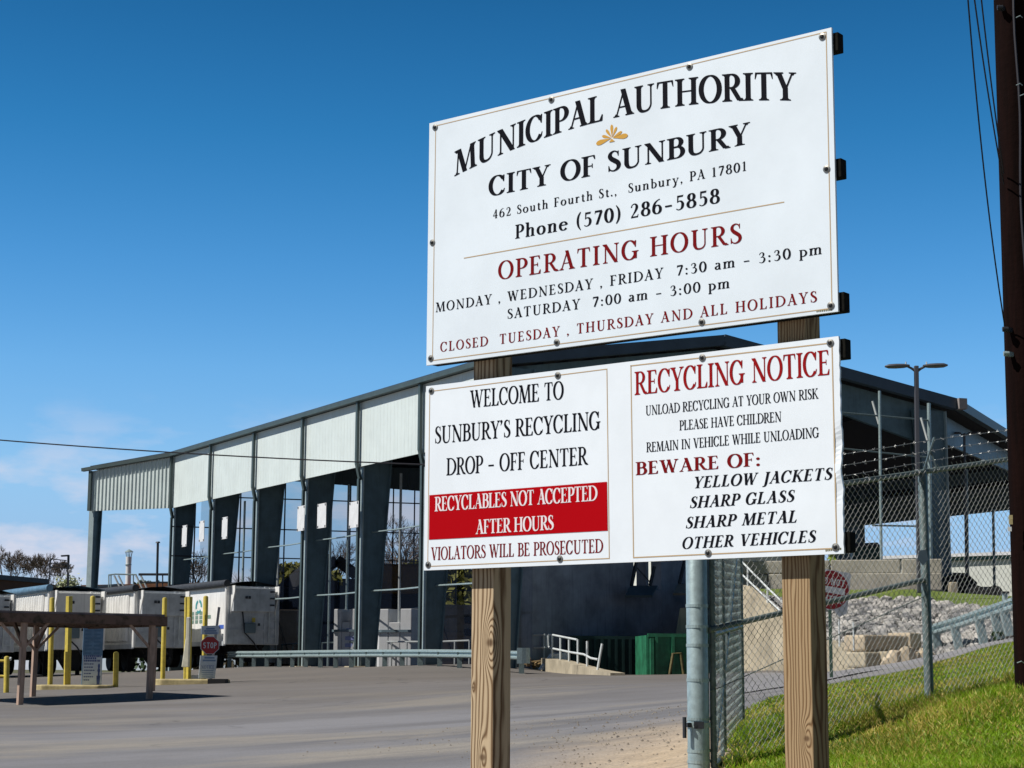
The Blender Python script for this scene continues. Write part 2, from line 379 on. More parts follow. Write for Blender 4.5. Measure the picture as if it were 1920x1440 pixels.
    G['r'] = (ns1 + curve([(.17, .42), (.24, .55), (.34, .61), (.42, .57)]) + poly((.36, .52), (.44, .5), (.45, .6), (.37, .62)), .48)
    G['t'] = (rect(.2 - T / 2, .14, .2 + T / 2, .78) + rect(.05, .57, .38, .57 + h) + curve([(.2, .2), (.22, .06), (.3, .02), (.39, .08)]), .42)
    G['u'] = (rect(.15 - T / 2, .2, .15 + T / 2, .6) + foot(.15, T, .63, -1, .07, b=0) + rect(.51 - T / 2, .02, .51 + T / 2, .6) + foot(.51, T, .63, -1, .07, b=0) + foot(.51, T, 0, 1, .06, a=0) + curve([(.15, .26), (.17, .1), (.26, .03), (.38, .05), (.5, .18)]), .66)
    G['y'] = (diag(.34, .0, .12, .6, T) + diag(.33, .0, .54, .6, hb) + foot(.12, T, .63, -1, .07) + foot(.54, hb, .63, -1, .08) + curve([(.34, .03), (.26, -.17), (.18, -.28), (.07, -.27)]) + poly((.03, -.32), (.12, -.32), (.12, -.22), (.04, -.22)), .64)
    G['0'] = (arc(.31, .48, .235, .47, 0, 360, 44), .62)
    G['1'] = (stem(.25, y1=.97, t=0) + poly((.06, .86), (.25 - T / 2, .86), (.25 + T / 2, .97), (.25, .97), (.06, .82)), .5)
    G['2'] = (wcurve([(.09, .72, T * .5), (.14, .88, h), (.28, .95, h * 1.2), (.42, .86, T * .8), (.45, .70, T), (.38, .5, T * .8), (.22, .24, h * 1.3), (.09, .07, h)]) + poly((.05, 0), (.52, 0), (.56, .22), (.53, .22), (.48, .1), (.1, .1)), .6)
    G['3'] = (wcurve([(.1, .76, h), (.16, .9, h), (.28, .95, h), (.41, .87, T * .8), (.41, .70, T * .9), (.33, .57, h), (.2, .52, h)]) + wcurve([(.2, .52, h), (.35, .52, h), (.48, .42, T * .8), (.49, .25, T), (.4, .07, T * .7), (.25, .015, h), (.08, .09, h)]), .6)
    G['4'] = (rect(.40 - T / 2, 0, .40 + T / 2, .97) + diag(.07, .27, .40, .97, h) + rect(.04, .25, .56, .25 + h * 1.5) + foot(.40, T, s=.06), .62)
    G['5'] = (poly((.13, .97), (.5, .97), (.54, 1.02), (.48, .85), (.15, .85)) + poly((.12, .5), (.12 + h, .5), (.17 + h, .95), (.13, .95)) + wcurve([(.13, .52, h), (.25, .59, h), (.4, .54, T * .7), (.48, .38, T), (.45, .16, T * .9), (.34, .04, h * 1.5), (.2, .01, h), (.07, .09, h * 1.3)]), .6)
    G['6'] = (arc(.31, .3, .225, .285, 0, 360, 36) + wcurve([(.085, .3, T), (.1, .55, T * .9), (.2, .78, T * .6), (.36, .92, h), (.5, .97, h)]), .62)
    G['7'] = (poly((.06, .84), (.53, .84), (.55, .97), (.09, .97)) + poly((.05, .74), (.075, .74), (.12, .95), (.07, .97)) + diag(.2, 0, .51, .88, T * .95), .58)
    G['8'] = (arc(.30, .735, .175, .215, 0, 360, 32) + arc(.30, .255, .225, .24, 0, 360, 36), .6)
    dot = lambda cx, cy, r: poly(*[(cx + r * math.cos(i * math.pi / 5), cy + r * math.sin(i * math.pi / 5)) for i in range(10)])
    dr = T * .5 + .015
    G['.'] = (dot(.12, .06, dr), .26)
    G[','] = (dot(.12, .06, dr) + poly((.07, .02), (.12 + dr, .06), (.14, -.1), (.06, -.18), (.05, -.16), (.1, -.07)), .28)
    G[':'] = (dot(.14, .07, dr) + dot(.14, .52, dr), .3)
    G["'"] = (dot(.1, .93, dr) + poly((.05, .9), (.1 + dr, .93), (.11, .78), (.04, .7), (.03, .72), (.07, .82)), .24)
    G['-'] = (rect(.08, .33, .52, .33 + T * .6), .6)
    G['('] = (wcurve([(.31, 1.08, h), (.16, .8, T * .7), (.11, .45, T * .85), (.16, .1, T * .7), (.31, -.18, h)]), .36)
    G[')'] = (wcurve([(.05, 1.08, h), (.2, .8, T * .7), (.25, .45, T * .85), (.2, .1, T * .7), (.05, -.18, h)]), .36)
    G[' '] = ([], .34)
    return G

FONT_R = make_font(.148, .05)
FONT_B = make_font(.178, .056)

def set_text(font, text, track=0.05):
    """outlines in cap heights: list of pieces (each a list of polygons), total width"""
    x = 0; out = []
    for ch in text:
        g, w = font[ch]
        for piece in g: out.append([[(px + x, py) for px, py in poly] for poly in piece])
        x += w + track
    xs = [p[0] for pc in out for pl in pc for p in pl]
    x0, x1 = min(xs), max(xs)
    out = [[[(p[0] - x0, p[1]) for p in pl] for pl in pc] for pc in out]
    return out, x1 - x0

def lettering(mb, place, font, text, s0, t0, s1, t1, cap, track=0.05, shear=0.0, arcr=None, base=0.0):
    """lay a line between two baseline points of a plane; place(s, t, lift) gives the point in the scene"""
    pcs, w = set_text(font, text, track)
    if shear:
        pcs = [[[(x + y * shear * 0.8, y) for x, y in pl] for pl in pc] for pc in pcs]
        xs = [p[0] for pc in pcs for pl in pc for p in pl]; x0 = min(xs); w = max(xs) - x0
        pcs = [[[(x - x0, y) for x, y in pl] for pl in pc] for pc in pcs]
    L = math.hypot(s1 - s0, t1 - t0); ux, uy = (s1 - s0) / L, (t1 - t0) / L
    for i, pc in enumerate(pcs):
        lift = base + 0.00012 * (i % 7)
        for pl in pc:
            q = []
            for x, y in pl:
                a, b = x / w * L, y * cap
                if arcr:                     # (radius) letters stay upright while the baseline follows a circle
                    xx = a - L / 2; dy = math.sqrt(arcr ** 2 - xx ** 2) - math.sqrt(arcr ** 2 - L * L / 4)
                    q.append(place(s0 + ux * a, t0 + uy * a + b + dy, lift))
                else:
                    q.append(place(s0 + ux * a - uy * b * 0, t0 + uy * a + b, lift))
            mb.quad(*q)
# ------------------------------------------------------------------ ground
CTRL = []
def g(px, py, Y):
    p = P(px, py, Y); CTRL.append((p.x, p.y, p.z - EYE))
for t in [(0, 0, -1.6), (-3, 5, -1.45), (3, 3, -1.1), (-2, 9, -1.1), (1.0, 8, -.74), (1.43, 13, -.71), (5.5, 85, 0), (-15, 100, 0), (5.6, 68, -1.0), (3.3, 70, -.8), (1, 72, -.3),
          (25, 40, 1.5), (32, 85, 2.6), (18, 14, 1.0), (7, 9, -.25), (-40, 50, -1), (-40, 90, -.5), (-60, 20, -1.2), (-20, 20, -1.2), (0, 160, -.5), (60, 150, 0), (-90, 150, -.5),
          (0, -20, -1.6), (-30, -20, -1.6), (30, -20, 0), (2.2, 10, -.57), (3.5, 10.5, -.50), (12, 60, .6), (20, 62, 1.6)]:
    CTRL.append(t)
for t in [(900, 1440, 15), (100, 1440, 19), (500, 1440, 17), (1150, 1268, 52), (1290, 1268, 50), (900, 1300, 38), (500, 1330, 40), (295, 1311, 46), (60, 1325, 43), (220, 1287, 56),
          (420, 1285, 54), (250, 1262, 82), (0, 1272, 80), (480, 1250, 80), (600, 1250, 76), (800, 1251, 71), (980, 1252, 67), (1395, 1261, 56), (1480, 1262, 53), (1640, 1252, 49),
          (1551, 1288, 24), (1728, 1252, 29), (1893, 1207, 32), (1728, 1241, 50), (1893, 1197, 46), (1765, 1232, 50), (1392, 1345, 17.5), (1740, 1320, 14.7), (1890, 1279, 15.4), (1560, 1366, 14),
          (1905, 1297, 13.6), (1420, 1300, 30), (600, 1264, 64), (800, 1264, 60), (420, 1266, 68), (950, 1266, 57), (1551, 1276, 36), (1551, 1264, 44), (1640, 1266, 36), (1640, 1258, 44), (1728, 1247, 38), (1480, 1270, 44), (1480, 1282, 34), (1893, 1202, 39), (1400, 1272, 46), (1300, 1285, 36), (1150, 1282, 42)]:
    g(*t)
_c = np.array(CTRL)
def _ker(r2): return np.where(r2 > 1e-12, 0.5 * r2 * np.log(np.maximum(r2, 1e-12)), 0.0)
_d2 = ((_c[:, None, :2] - _c[None, :, :2]) ** 2).sum(-1)
_n = len(_c)
_A = np.zeros((_n + 3, _n + 3)); _A[:_n, :_n] = _ker(_d2) + np.eye(_n) * 0.06
_A[:_n, _n] = 1; _A[:_n, _n + 1:] = _c[:, :2]; _A[_n:, :_n] = _A[:_n, _n:].T
_w = np.linalg.solve(_A, np.r_[_c[:, 2], 0, 0, 0])
def heights(xy):
    xy = np.atleast_2d(np.asarray(xy, float)); out = np.empty(len(xy))
    for a in range(0, len(xy), 20000):
        q = xy[a:a + 20000]
        z = _ker(((q[:, None] - _c[None, :, :2]) ** 2).sum(-1)) @ _w[:_n] + _w[_n] + q @ _w[_n + 1:]
        r = np.hypot(q[:, 0], (q[:, 1] - 40) * 0.8); k = np.clip((r - 70) / 50, 0, 1); k = k * k * (3 - 2 * k)
        out[a:a + 20000] = np.clip(z, -2, 4) * (1 - k) - 0.45 * k
    return out + EYE
def H(x, y): return float(heights([(x, y)])[0])
def on_ground(px, py, Y):
    p = P(px, py, Y); return Vector((p.x, p.y, H(p.x, p.y)))

def sheet(name, grid, m, kind, label=None, cat=None, smooth=True):   # grid: rows of points
    mb = MB(); nr, nc = len(grid), len(grid[0])
    mb.v = [tuple(p) for row in grid for p in row]
    mb.f = [(r * nc + c, r * nc + c + 1, (r + 1) * nc + c + 1, (r + 1) * nc + c) for r in range(nr - 1) for c in range(nc - 1)]
    return tag(mb.build(name, m, smooth=smooth), label, cat, kind=kind)

def ground_material():
    m = bpy.data.materials.new('yard_asphalt'); m.use_nodes = True
    nt = m.node_tree; n, l = nt.nodes, nt.links; b = n['Principled BSDF']; b.inputs['Roughness'].default_value = 0.88
    b.inputs['Specular IOR Level'].default_value = 0.3
    t = n.new('ShaderNodeTexCoord')
    def noise(scale, st=(1, 1, 1), det=6, rough=.6):
        mp = n.new('ShaderNodeMapping'); mp.inputs['Scale'].default_value = st; l.new(t.outputs['Object'], mp.inputs[0])
        z = n.new('ShaderNodeTexNoise'); z.inputs['Scale'].default_value = scale; z.inputs['Detail'].default_value = det; z.inputs['Roughness'].default_value = rough
        l.new(mp.outputs[0], z.inputs['Vector']); return z.outputs[0]
    def rng(x, a, c, lo=0, hi=1):
        r = n.new('ShaderNodeMapRange'); r.inputs[1].default_value = a; r.inputs[2].default_value = c; r.inputs[3].default_value = lo; r.inputs[4].default_value = hi
        l.new(x, r.inputs[0]); return r.outputs[0]
    def mix(f, a, c):
        x = n.new('ShaderNodeMix'); x.data_type = 'RGBA'; l.new(f, x.inputs[0])
        for s, i in ((a, 6), (c, 7)):
            if isinstance(s, tuple): x.inputs[i].default_value = (*s, 1)
            else: l.new(s, x.inputs[i])
        return x.outputs[2]
    def math_(op, a, c):
        x = n.new('ShaderNodeMath'); x.operation = op
        for s, i in ((a, 0), (c, 1)):
            if isinstance(s, (int, float)): x.inputs[i].default_value = s
            else: l.new(s, x.inputs[i])
        return x.outputs[0]
    sp = n.new('ShaderNodeSeparateXYZ'); l.new(t.outputs['Object'], sp.inputs[0])
    broad = noise(0.22, (.55, 1.3, 1)); mid = noise(0.7, (0.8, 1.3, 1)); fine = noise(45, det=3); tracks = noise(0.5, (0.30, .55, 1), 7, .66)
    c = mix(rng(broad, .38, .62), (0.265, 0.265, 0.285), (0.165, 0.165, 0.178))
    c = mix(rng(tracks, .5, .66), c, (0.325, 0.30, 0.265))
    c = mix(rng(mid, .55, .8, 0, .5), c, (0.15, 0.148, 0.155))
    far = rng(math_('ADD', sp.outputs['Y'], math_('MULTIPLY', broad, 14)), 36, 62, 0, .85)          # older, browner paving by the building
    c = mix(far, c, mix(rng(tracks, .4, .65), (0.175, 0.152, 0.128), (0.12, 0.108, 0.098)))
    # sandy shoulder washed out by the gate post
    dx = math_('SUBTRACT', sp.outputs['X'], 1.75); dy = math_('MULTIPLY', math_('SUBTRACT', sp.outputs['Y'], 12.5), .30)
    dist = math_('SQRT', math_('ADD', math_('MULTIPLY', dx, dx), math_('MULTIPLY', dy, dy)), 0)
    dist = math_('ADD', dist, math_('MULTIPLY', math_('SUBTRACT', mid, .5), 1.1))
    c = mix(rng(dist, 2.1, .75), c, mix(rng(noise(3.0), .4, .65), (0.62, 0.49, 0.34), (0.48, 0.37, 0.25)))
    c = mix(rng(noise(9, (1, 1.5, 1), 4), .5, .75, 0, .35), c, (0.17, 0.165, 0.165))
    c = mix(rng(noise(0.33, (.5, 1.8, 1), 8, .7), .56, .63, 0, .4), c, (0.15, 0.145, 0.15))
    c = mix(rng(fine, .3, .75, 0, .5), c, (0.11, 0.103, 0.095))
    vor = n.new('ShaderNodeTexVoronoi'); vor.feature = 'DISTANCE_TO_EDGE'; vor.inputs['Scale'].default_value = .22
    wv = n.new('ShaderNodeVectorMath'); wv.operation = 'ADD'; nzc = n.new('ShaderNodeTexNoise'); nzc.inputs['Scale'].default_value = 1.1; nzc.inputs['Detail'].default_value = 4
    l.new(t.outputs['Object'], nzc.inputs['Vector']); l.new(t.outputs['Object'], wv.inputs[0]); l.new(nzc.outputs['Color'], wv.inputs[1]); l.new(wv.outputs[0], vor.inputs['Vector'])
    crack = math_('MULTIPLY', rng(vor.outputs['Distance'], .012, .004), rng(noise(.12), .5, .58, 0, .55))
    c = mix(crack, c, (0.06, 0.058, 0.058))
    g2 = mix(rng(noise(0.03), .4, .6), (0.09, 0.10, 0.035), (0.13, 0.115, 0.06))                      # open land far off
    rad = math_('SQRT', math_('ADD', math_('MULTIPLY', sp.outputs['X'], sp.outputs['X']), math_('MULTIPLY', sp.outputs['Y'], sp.outputs['Y'])), 0)
    c = mix(rng(rad, 118, 135), c, g2)
    l.new(c, b.inputs['Base Color'])
    bp = n.new('ShaderNodeBump'); bp.inputs['Strength'].default_value = .35; bp.inputs['Distance'].default_value = .012
    l.new(fine, bp.inputs['Height']); l.new(bp.outputs[0], b.inputs['Normal'])
    return m
YARD = ground_material()
xs = np.r_[-2500, -900, -400, -200, -120, np.arange(-80, -12, 4), np.arange(-12, 14, .8), np.arange(14, 50, 3), 60, 80, 120, 200, 400, 900, 2500]
ys = np.r_[-900, -300, -100, -50, -20, np.arange(-10, 6, 4), np.arange(6, 30, .7), np.arange(30, 70, 1.4), np.arange(70, 140, 5), 160, 200, 300, 500, 900, 1800, 4000]
XX, YY = np.meshgrid(xs, ys); ZZ = heights(np.c_[XX.ravel(), YY.ravel()]).reshape(XX.shape)
sheet('ground', [[(XX[i, j], YY[i, j], ZZ[i, j]) for j in range(len(xs))] for i in range(len(ys))], YARD, 'structure')

# driveway climbing to the right behind the fence
def resample(pl, n):
    pl = [Vector(p) for p in pl]; L = [0]
    for a, b in zip(pl, pl[1:]): L.append(L[-1] + (b - a).length)
    out = []
    for i in range(n):
        t = L[-1] * i / (n - 1); k = max(j for j in range(len(L) - 1) if L[j] <= t + 1e-9)
        out.append(pl[k].lerp(pl[k + 1], (t - L[k]) / max(1e-9, L[k + 1] - L[k])))
    return out
near = [P(1330, 1310, 30), P(1440, 1305, 31), P(1551, 1300, 31), P(1740, 1262, 36), P(1893, 1220, 36), P(2050, 1170, 37)]
far_ = [P(1330, 1263, 55), P(1440, 1262, 54), P(1551, 1257, 50), P(1740, 1241, 50.5), P(1893, 1197, 46), P(2050, 1150, 46)]
near = resample([(p.x, p.y, 0) for p in near], 26); far_ = resample([(p.x, p.y, 0) for p in far_], 26)
gr = []
for i in range(13):
    row = [a.lerp(b, i / 12) for a, b in zip(near, far_)]
    gr.append([(p.x, p.y, H(p.x, p.y) + .02) for p in row])
sheet('driveway', gr, ASPH_D, 'structure')

# grass bank inside and outside of the fence
GRASSM = mat('grass_soil', (0.06, 0.085, 0.008), 0.9, col2=(0.13, 0.105, 0.03), vscale=1.6, lo=.42, hi=.68, bump=.5, bscale=30)
lefte = [(1.2, 5), (1.42, 9), (1.38, 11.3), (1.50, 12.8), (1.75, 14.6), (2.12, 17.3), (2.9, 20.6), (P(1551, 1288, 24).x, 24), (P(1650, 1270, 26.5).x, 26.5), (P(1728, 1251, 29).x, 29), (P(1893, 1207, 32.5).x, 32.5), (13.5, 36)]
righte = [(5.5, 3), (6, 6), (7, 9), (8, 11), (9, 13), (10, 16), (11, 19), (12, 22), (13, 25), (14, 28), (15, 31), (17, 34)]
le = resample([(x, y, 0) for x, y in lefte], 90); re_ = [Vector((np.interp(p.y, [q[1] for q in righte], [q[0] for q in righte]), p.y - (p.y - 5) * .12, 0)) for p in le]
rnd = random.Random(5)
gr = []
for i, (a, b) in enumerate(zip(le, re_)):
    row = []
    for j in range(40):
        t = (j / 39) ** 1.4; p = a.lerp(b, t)
        w = .06 * math.sin(i * 1.7) + .05 * math.sin(i * .73 + 1) if j == 0 else 0
        row.append((p.x + w, p.y, 0))
    gr.append(row)
_zz = heights([(p[0], p[1]) for r in gr for p in r])
for i in range(len(gr)):
    for j in range(40):
        e = min(1, j / 3); x, y, _ = gr[i][j]
        gr[i][j] = (x, y, _zz[i * 40 + j] + .006 + .006 * e + .006 * math.sin(x * 5 + y * 3.1) * e)
sheet('grass_bank', gr, GRASSM, 'structure')

def blades():
    rng = np.random.default_rng(3)
    N = 170000
    # denser close to the lens; columns of the bank that the photograph shows
    Yv = 8.6 + (33 - 8.6) * rng.random(N) ** 2.3
    lx = np.interp(Yv, [p[1] for p in lefte], [p[0] for p in lefte])
    rx = Yv * (1010 / FPX) + .25
    ok = rx > lx
    Yv, lx, rx = Yv[ok], lx[ok], rx[ok]
    Xv = lx + (rx - lx) * rng.random(len(Yv)) + rng.normal(0, .035, len(Yv))
    Zv = heights(np.c_[Xv, Yv]) + .01
    n = len(Xv)
    s_f = np.clip((Yv - 13.0) / 2.4, -1, 3)                   # taller where the mower cannot reach, along the fence
    fx = 1.43 + (Yv - 13.0) / 1.4 * 1.68
    d = np.abs(Xv - fx) * .64
    hgt = (.024 + .036 * rng.random(n)) * (1 + 1.3 * np.exp(-(d / .18) ** 2)) * (1 + .35 * np.sin(Xv * 2.3) * np.sin(Yv * 1.9 + 1))
    hgt *= np.where(Yv > 17, .62, 1.0)
    ang = rng.random(n) * 2 * np.pi; wv = (.0035 + .0035 * rng.random(n)) * np.where(Yv > 18, 2.2, 1.2)
    lean = rng.normal(0, .75, (n, 2)) * hgt[:, None]
    V = np.empty((n, 3, 3))
    V[:, 0] = np.c_[Xv - np.cos(ang) * wv, Yv - np.sin(ang) * wv, Zv]; V[:, 1] = np.c_[Xv + np.cos(ang) * wv, Yv + np.sin(ang) * wv, Zv]
    V[:, 2] = np.c_[Xv + lean[:, 0], Yv + lean[:, 1], Zv + hgt]
    me = bpy.data.meshes.new('grass')
    me.vertices.add(n * 3); me.loops.add(n * 3); me.polygons.add(n)
    me.vertices.foreach_set('co', V.ravel()); me.loops.foreach_set('vertex_index', np.arange(n * 3, dtype=np.int32))
    me.polygons.foreach_set('loop_start', np.arange(0, n * 3, 3, dtype=np.int32)); me.polygons.foreach_set('loop_total', np.full(n, 3, dtype=np.int32))
    me.update(calc_edges=True)
    at = me.color_attributes.new('tone', 'FLOAT_COLOR', 'POINT')
    pch = np.clip(.5 + .5 * np.sin(Xv * 1.9 + 1.3 * np.sin(Yv * .9)) * np.sin(Yv * 1.3 + 1.7 * np.sin(Xv * 1.1)), 0, 1)   # dry patches of the turf
    dry = np.clip((rng.random(n) < (.12 + .52 * pch ** 1.8)) * 1.0, 0, 1)
    k = rng.random(n)
    fx2 = np.exp(-((Xv - fx - .45) * .64 / .30) ** 2) * np.clip((Yv - 13.6) / .8, 0, 1); dry = np.maximum(dry, (rng.random(n) < .45 * fx2) * 1.0)
    dk = .55 + .45 * np.clip(.5 + .9 * np.sin(Xv * 7.1 + Yv * 2.3) * np.sin(Yv * 4.7 - Xv * 3.1), 0, 1)
    k = k * dk
    gA = np.c_[.19 + .16 * k, .33 + .20 * k, .010 + .010 * k]; gB = np.c_[.54 + .14 * k, .44 + .12 * k, .10 + .04 * k]
    md = .5 + .5 * np.sin(Xv * 2.7 + 2.1 * np.sin(Yv * 1.15 + .4)) * np.sin(Yv * 1.9 + 1.4 * np.sin(Xv * 1.6 + 2)); gA = gA * (.62 + .5 * md)[:, None]
    c = gA * (1 - dry[:, None]) + gB * dry[:, None]
    C = np.ones((n, 3, 4)); C[:, :, :3] = c[:, None]
    at.data.foreach_set('color', C.ravel().astype(np.float32))
    m = bpy.data.materials.new('grass_blades'); m.use_nodes = True
    b = m.node_tree.nodes['Principled BSDF']; b.inputs['Roughness'].default_value = .55
    a = m.node_tree.nodes.new('ShaderNodeVertexColor'); a.layer_name = 'tone'
    m.node_tree.links.new(a.outputs[0], b.inputs['Base Color'])
    tr = m.node_tree.nodes.new('ShaderNodeBsdfTranslucent'); mx = m.node_tree.nodes.new('ShaderNodeMixShader'); mx.inputs[0].default_value = .4
    m.node_tree.links.new(a.outputs[0], tr.inputs[0])
    m.node_tree.links.new(b.outputs[0], mx.inputs[1]); m.node_tree.links.new(tr.outputs[0], mx.inputs[2])
    m.node_tree.links.new(mx.outputs[0], m.node_tree.nodes['Material Output'].inputs[0])
    me.materials.append(m)
    o = bpy.data.objects.new('grass', me); COL.objects.link(o)
    tag(o, 'bright green mown turf with straw coloured dry patches on the bank', 'grass', kind='stuff')
blades()

def pebbles():
    r = random.Random(11); mb = MB()
    for i in range(900):
        Y = r.uniform(11, 24); X = 1.25 - abs(r.gauss(0, 1.0)) * (1.0 if Y < 18 else 1.6) + (Y - 13) * .12
        s = r.choice([.005, .006, .008, .011, .015]) * r.uniform(.7, 1.3); z = H(X, Y) + s * .3
        q = [(X + s * math.cos(a) * r.uniform(.7, 1.2), Y + s * math.sin(a) * r.uniform(.7, 1.2), z) for a in (0, 1.25, 2.5, 3.8, 5)]
        mb.add(q + [(X, Y, z + s * .8)], [(0, 1, 5), (1, 2, 5), (2, 3, 5), (3, 4, 5), (4, 0, 5)])
    solo(mb, 'gravel', mat('gravel_stone', (.10, .09, .085), .9, col2=(.32, .27, .2), vscale=6), 'loose dark pebbles scattered over the sandy edge of the drive', 'gravel', kind='stuff')
pebbles()

# ------------------------------------------------------------------ the big notice
SX0, SY0, SX1, SY1 = -.4448, 9.2753, 1.428, 7.8
SZ = dict(u1=2.8696 + EYE, u0=1.5683 + EYE, l1=1.4586 + EYE, l0=.5087 + EYE)
SO = Vector((SX0, SY0, 0)); SD = Vector((SX1 - SX0, SY1 - SY0, 0)); SW = SD.length; SD.normalize(); SN = Vector((SD.y, -SD.x, 0))
def S(s, t, off=0.0): return Vector((SO.x + SD.x * s + SN.x * off, SO.y + SD.y * s + SN.y * off, t))
def st_of(px, py):                          # where the line of sight through a photo pixel meets the sign face
    u, v = (px - 960) / FPX, (720 - py) / FPX
    d = RT * u + UP * v + FW
    k = (SO - CAM).dot(SN) / d.dot(SN); p = CAM + d * k
    return (p - SO).dot(SD), p.z
sign = thing('notice_sign', S(SW / 2, H(.5, 8.5)), 'large double white notice with black and dark red lettering, bolted to two square timber posts', 'sign')
BT = .013
def board(zb, zt, m, label, dent=False):
    mb = MB(); nx, nz = 60, 44
    def f(i, j, off):
        s, t = SW * i / nx, zb + (zt - zb) * j / nz
        o = off
        if dent and i >= nx:
            k = j / nz
            w = math.exp(-((k - .52) / .05) ** 2) * -.010 + math.exp(-((k - .40) / .04) ** 2) * .006 + math.exp(-((k - .3) / .05) ** 2) * -.008
            if i == nx: o += w; s += -.006 * math.exp(-((k - .36) / .03) ** 2) + .0015 * math.sin(j * 2.1)
        return S(s, t, o)
    idx = {}
    for side, off in ((0, 0), (1, -BT)):
        for i in range(nx + 1):
            for j in range(nz + 1): idx[(side, i, j)] = len(mb.v); mb.v.append(tuple(f(i, j, off)))
    for i in range(nx):
        for j in range(nz):
            mb.f.append((idx[0, i, j], idx[0, i, j + 1], idx[0, i + 1, j + 1], idx[0, i + 1, j])); mb.f.append((idx[1, i, j], idx[1, i + 1, j], idx[1, i + 1, j + 1], idx[1, i, j + 1]))
    for i in range(nx):
        mb.f.append((idx[0, i, 0], idx[0, i + 1, 0], idx[1, i + 1, 0], idx[1, i, 0])); mb.f.append((idx[0, i, nz], idx[1, i, nz], idx[1, i + 1, nz], idx[0, i + 1, nz]))
    for j in range(nz):
        mb.f.append((idx[0, 0, j], idx[1, 0, j], idx[1, 0, j + 1], idx[0, 0, j + 1])); mb.f.append((idx[0, nx, j], idx[0, nx, j + 1], idx[1, nx, j + 1], idx[1, nx, j]))
    return mb.build('board', m, sign, label)
ub = board(SZ['u0'], SZ['u1'], BOARD, 'upper white board with the authority name, address and operating hours')
lb = board(SZ['l0'], SZ['l1'], BOARD2, 'lower white board with a red band and the recycling notice', True)
def line(parent, text, a, b, cap, m, font=FONT_R, track=.06, shear=0., arcr=None, lift=.0012):
    s0, t0 = st_of(*a); s1, t1 = st_of(*b)
    ym = math.hypot((SX0 + SD.x * (s0 + s1) / 2), SY0 + SD.y * (s0 + s1) / 2)
    mb = MB(); lettering(mb, S, font, text, s0, t0, s1, t1, cap / FPX * ym * 1.0, track, shear, arcr, lift)
    return mb.build('lettering', m, parent, 'lettering reading ' + ' '.join(text.replace('-', ' ').split()))
# the name rides on an arc through three baseline points of the photograph
pa, pm, pb = st_of(848, 331), st_of(1138, 223), st_of(1496, 189)
def circ(p, q, r):
    ax, ay, bx, by, cx, cy = *p, *q, *r
    d = 2 * (ax * (by - cy) + bx * (cy - ay) + cx * (ay - by))
    ux = ((ax * ax + ay * ay) * (by - cy) + (bx * bx + by * by) * (cy - ay) + (cx * cx + cy * cy) * (ay - by)) / d
    uy = ((ax * ax + ay * ay) * (cx - bx) + (bx * bx + by * by) * (ax - cx) + (cx * cx + cy * cy) * (bx - ax)) / d
    return math.hypot(ax - ux, ay - uy)
print('arc', pa, pm, pb, circ(pa, pm, pb))
line(ub, 'MUNICIPAL AUTHORITY', (852, 331), (1494, 189), 53, INK, FONT_B, track=.04, arcr=max(2.0, min(6, circ(pa, pm, pb))))
line(ub, 'CITY OF SUNBURY', (916, 369), (1407, 269), 41, INK, FONT_B)
line(ub, '462 South Fourth St.,  Sunbury, PA 17801', (924.5, 410), (1399, 320), 18.5, INK, track=.16)
line(ub, 'Phone (570) 286-5858', (966, 448), (1350, 380), 28.5, INK, FONT_B, track=.14)
line(ub, 'OPERATING HOURS', (934, 525), (1391, 455), 37.5, DKRED, track=.11)
line(ub, 'MONDAY , WEDNESDAY , FRIDAY  7:30 am - 3:30 pm', (817, 585.5), (1541, 476), 20, INK, track=.15)
line(ub, 'SATURDAY  7:00 am - 3:00 pm', (952, 598), (1368, 539.5), 20, INK, track=.15)
line(ub, 'CLOSED  TUESDAY , THURSDAY AND ALL HOLIDAYS', (825.5, 660), (1532, 566), 20, DKRED, track=.17)
line(lb, 'WELCOME TO', (881, 765), (1057, 748), 34, INK, track=.02)
line(lb, "SUNBURY'S RECYCLING", (816, 832), (1126, 805), 34, INK, track=.02)
line(lb, 'DROP - OFF CENTER', (837, 891.5), (1103, 871), 33.5, INK, track=.02)
line(lb, 'RECYCLABLES NOT ACCEPTED', (815.5, 959), (1121, 938.6), 28, PINKW, FONT_B, track=.0, lift=.003)
line(lb, 'AFTER HOURS', (892.5, 1001.7), (1039, 993), 27, PINKW, FONT_B, track=.0, lift=.003)
line(lb, 'VIOLATORS WILL BE PROSECUTED', (808, 1050.5), (1131, 1036), 25, DKRED, track=.03)
line(lb, 'RECYCLING NOTICE', (1190, 741), (1555.5, 702.5), 46, RED, track=.01)
line(lb, 'UNLOAD RECYCLING AT YOUR OWN RISK', (1211, 779), (1535, 747), 19, INK, track=.02)
line(lb, 'PLEASE HAVE CHILDREN', (1274, 807), (1465, 790.5), 19, INK, track=.02)
line(lb, 'REMAIN IN VEHICLE WHILE UNLOADING', (1212, 848), (1536, 820), 19, INK, track=.02)
line(lb, 'BEWARE OF:', (1192, 891), (1425, 873), 25, DKRED, FONT_B, track=.08)
for tx, a, b in (('YELLOW JACKETS', (1303, 915.5), (1562, 899)), ('SHARP GLASS', (1293.7, 953), (1491, 940.5)), ('SHARP METAL', (1286, 991), (1494, 979.3)), ('OTHER VEHICLES', (1279.6, 1029.4), (1531, 1016.5))):
    line(lb, tx, a, b, 22, INK, FONT_B, track=.09, shear=.26)
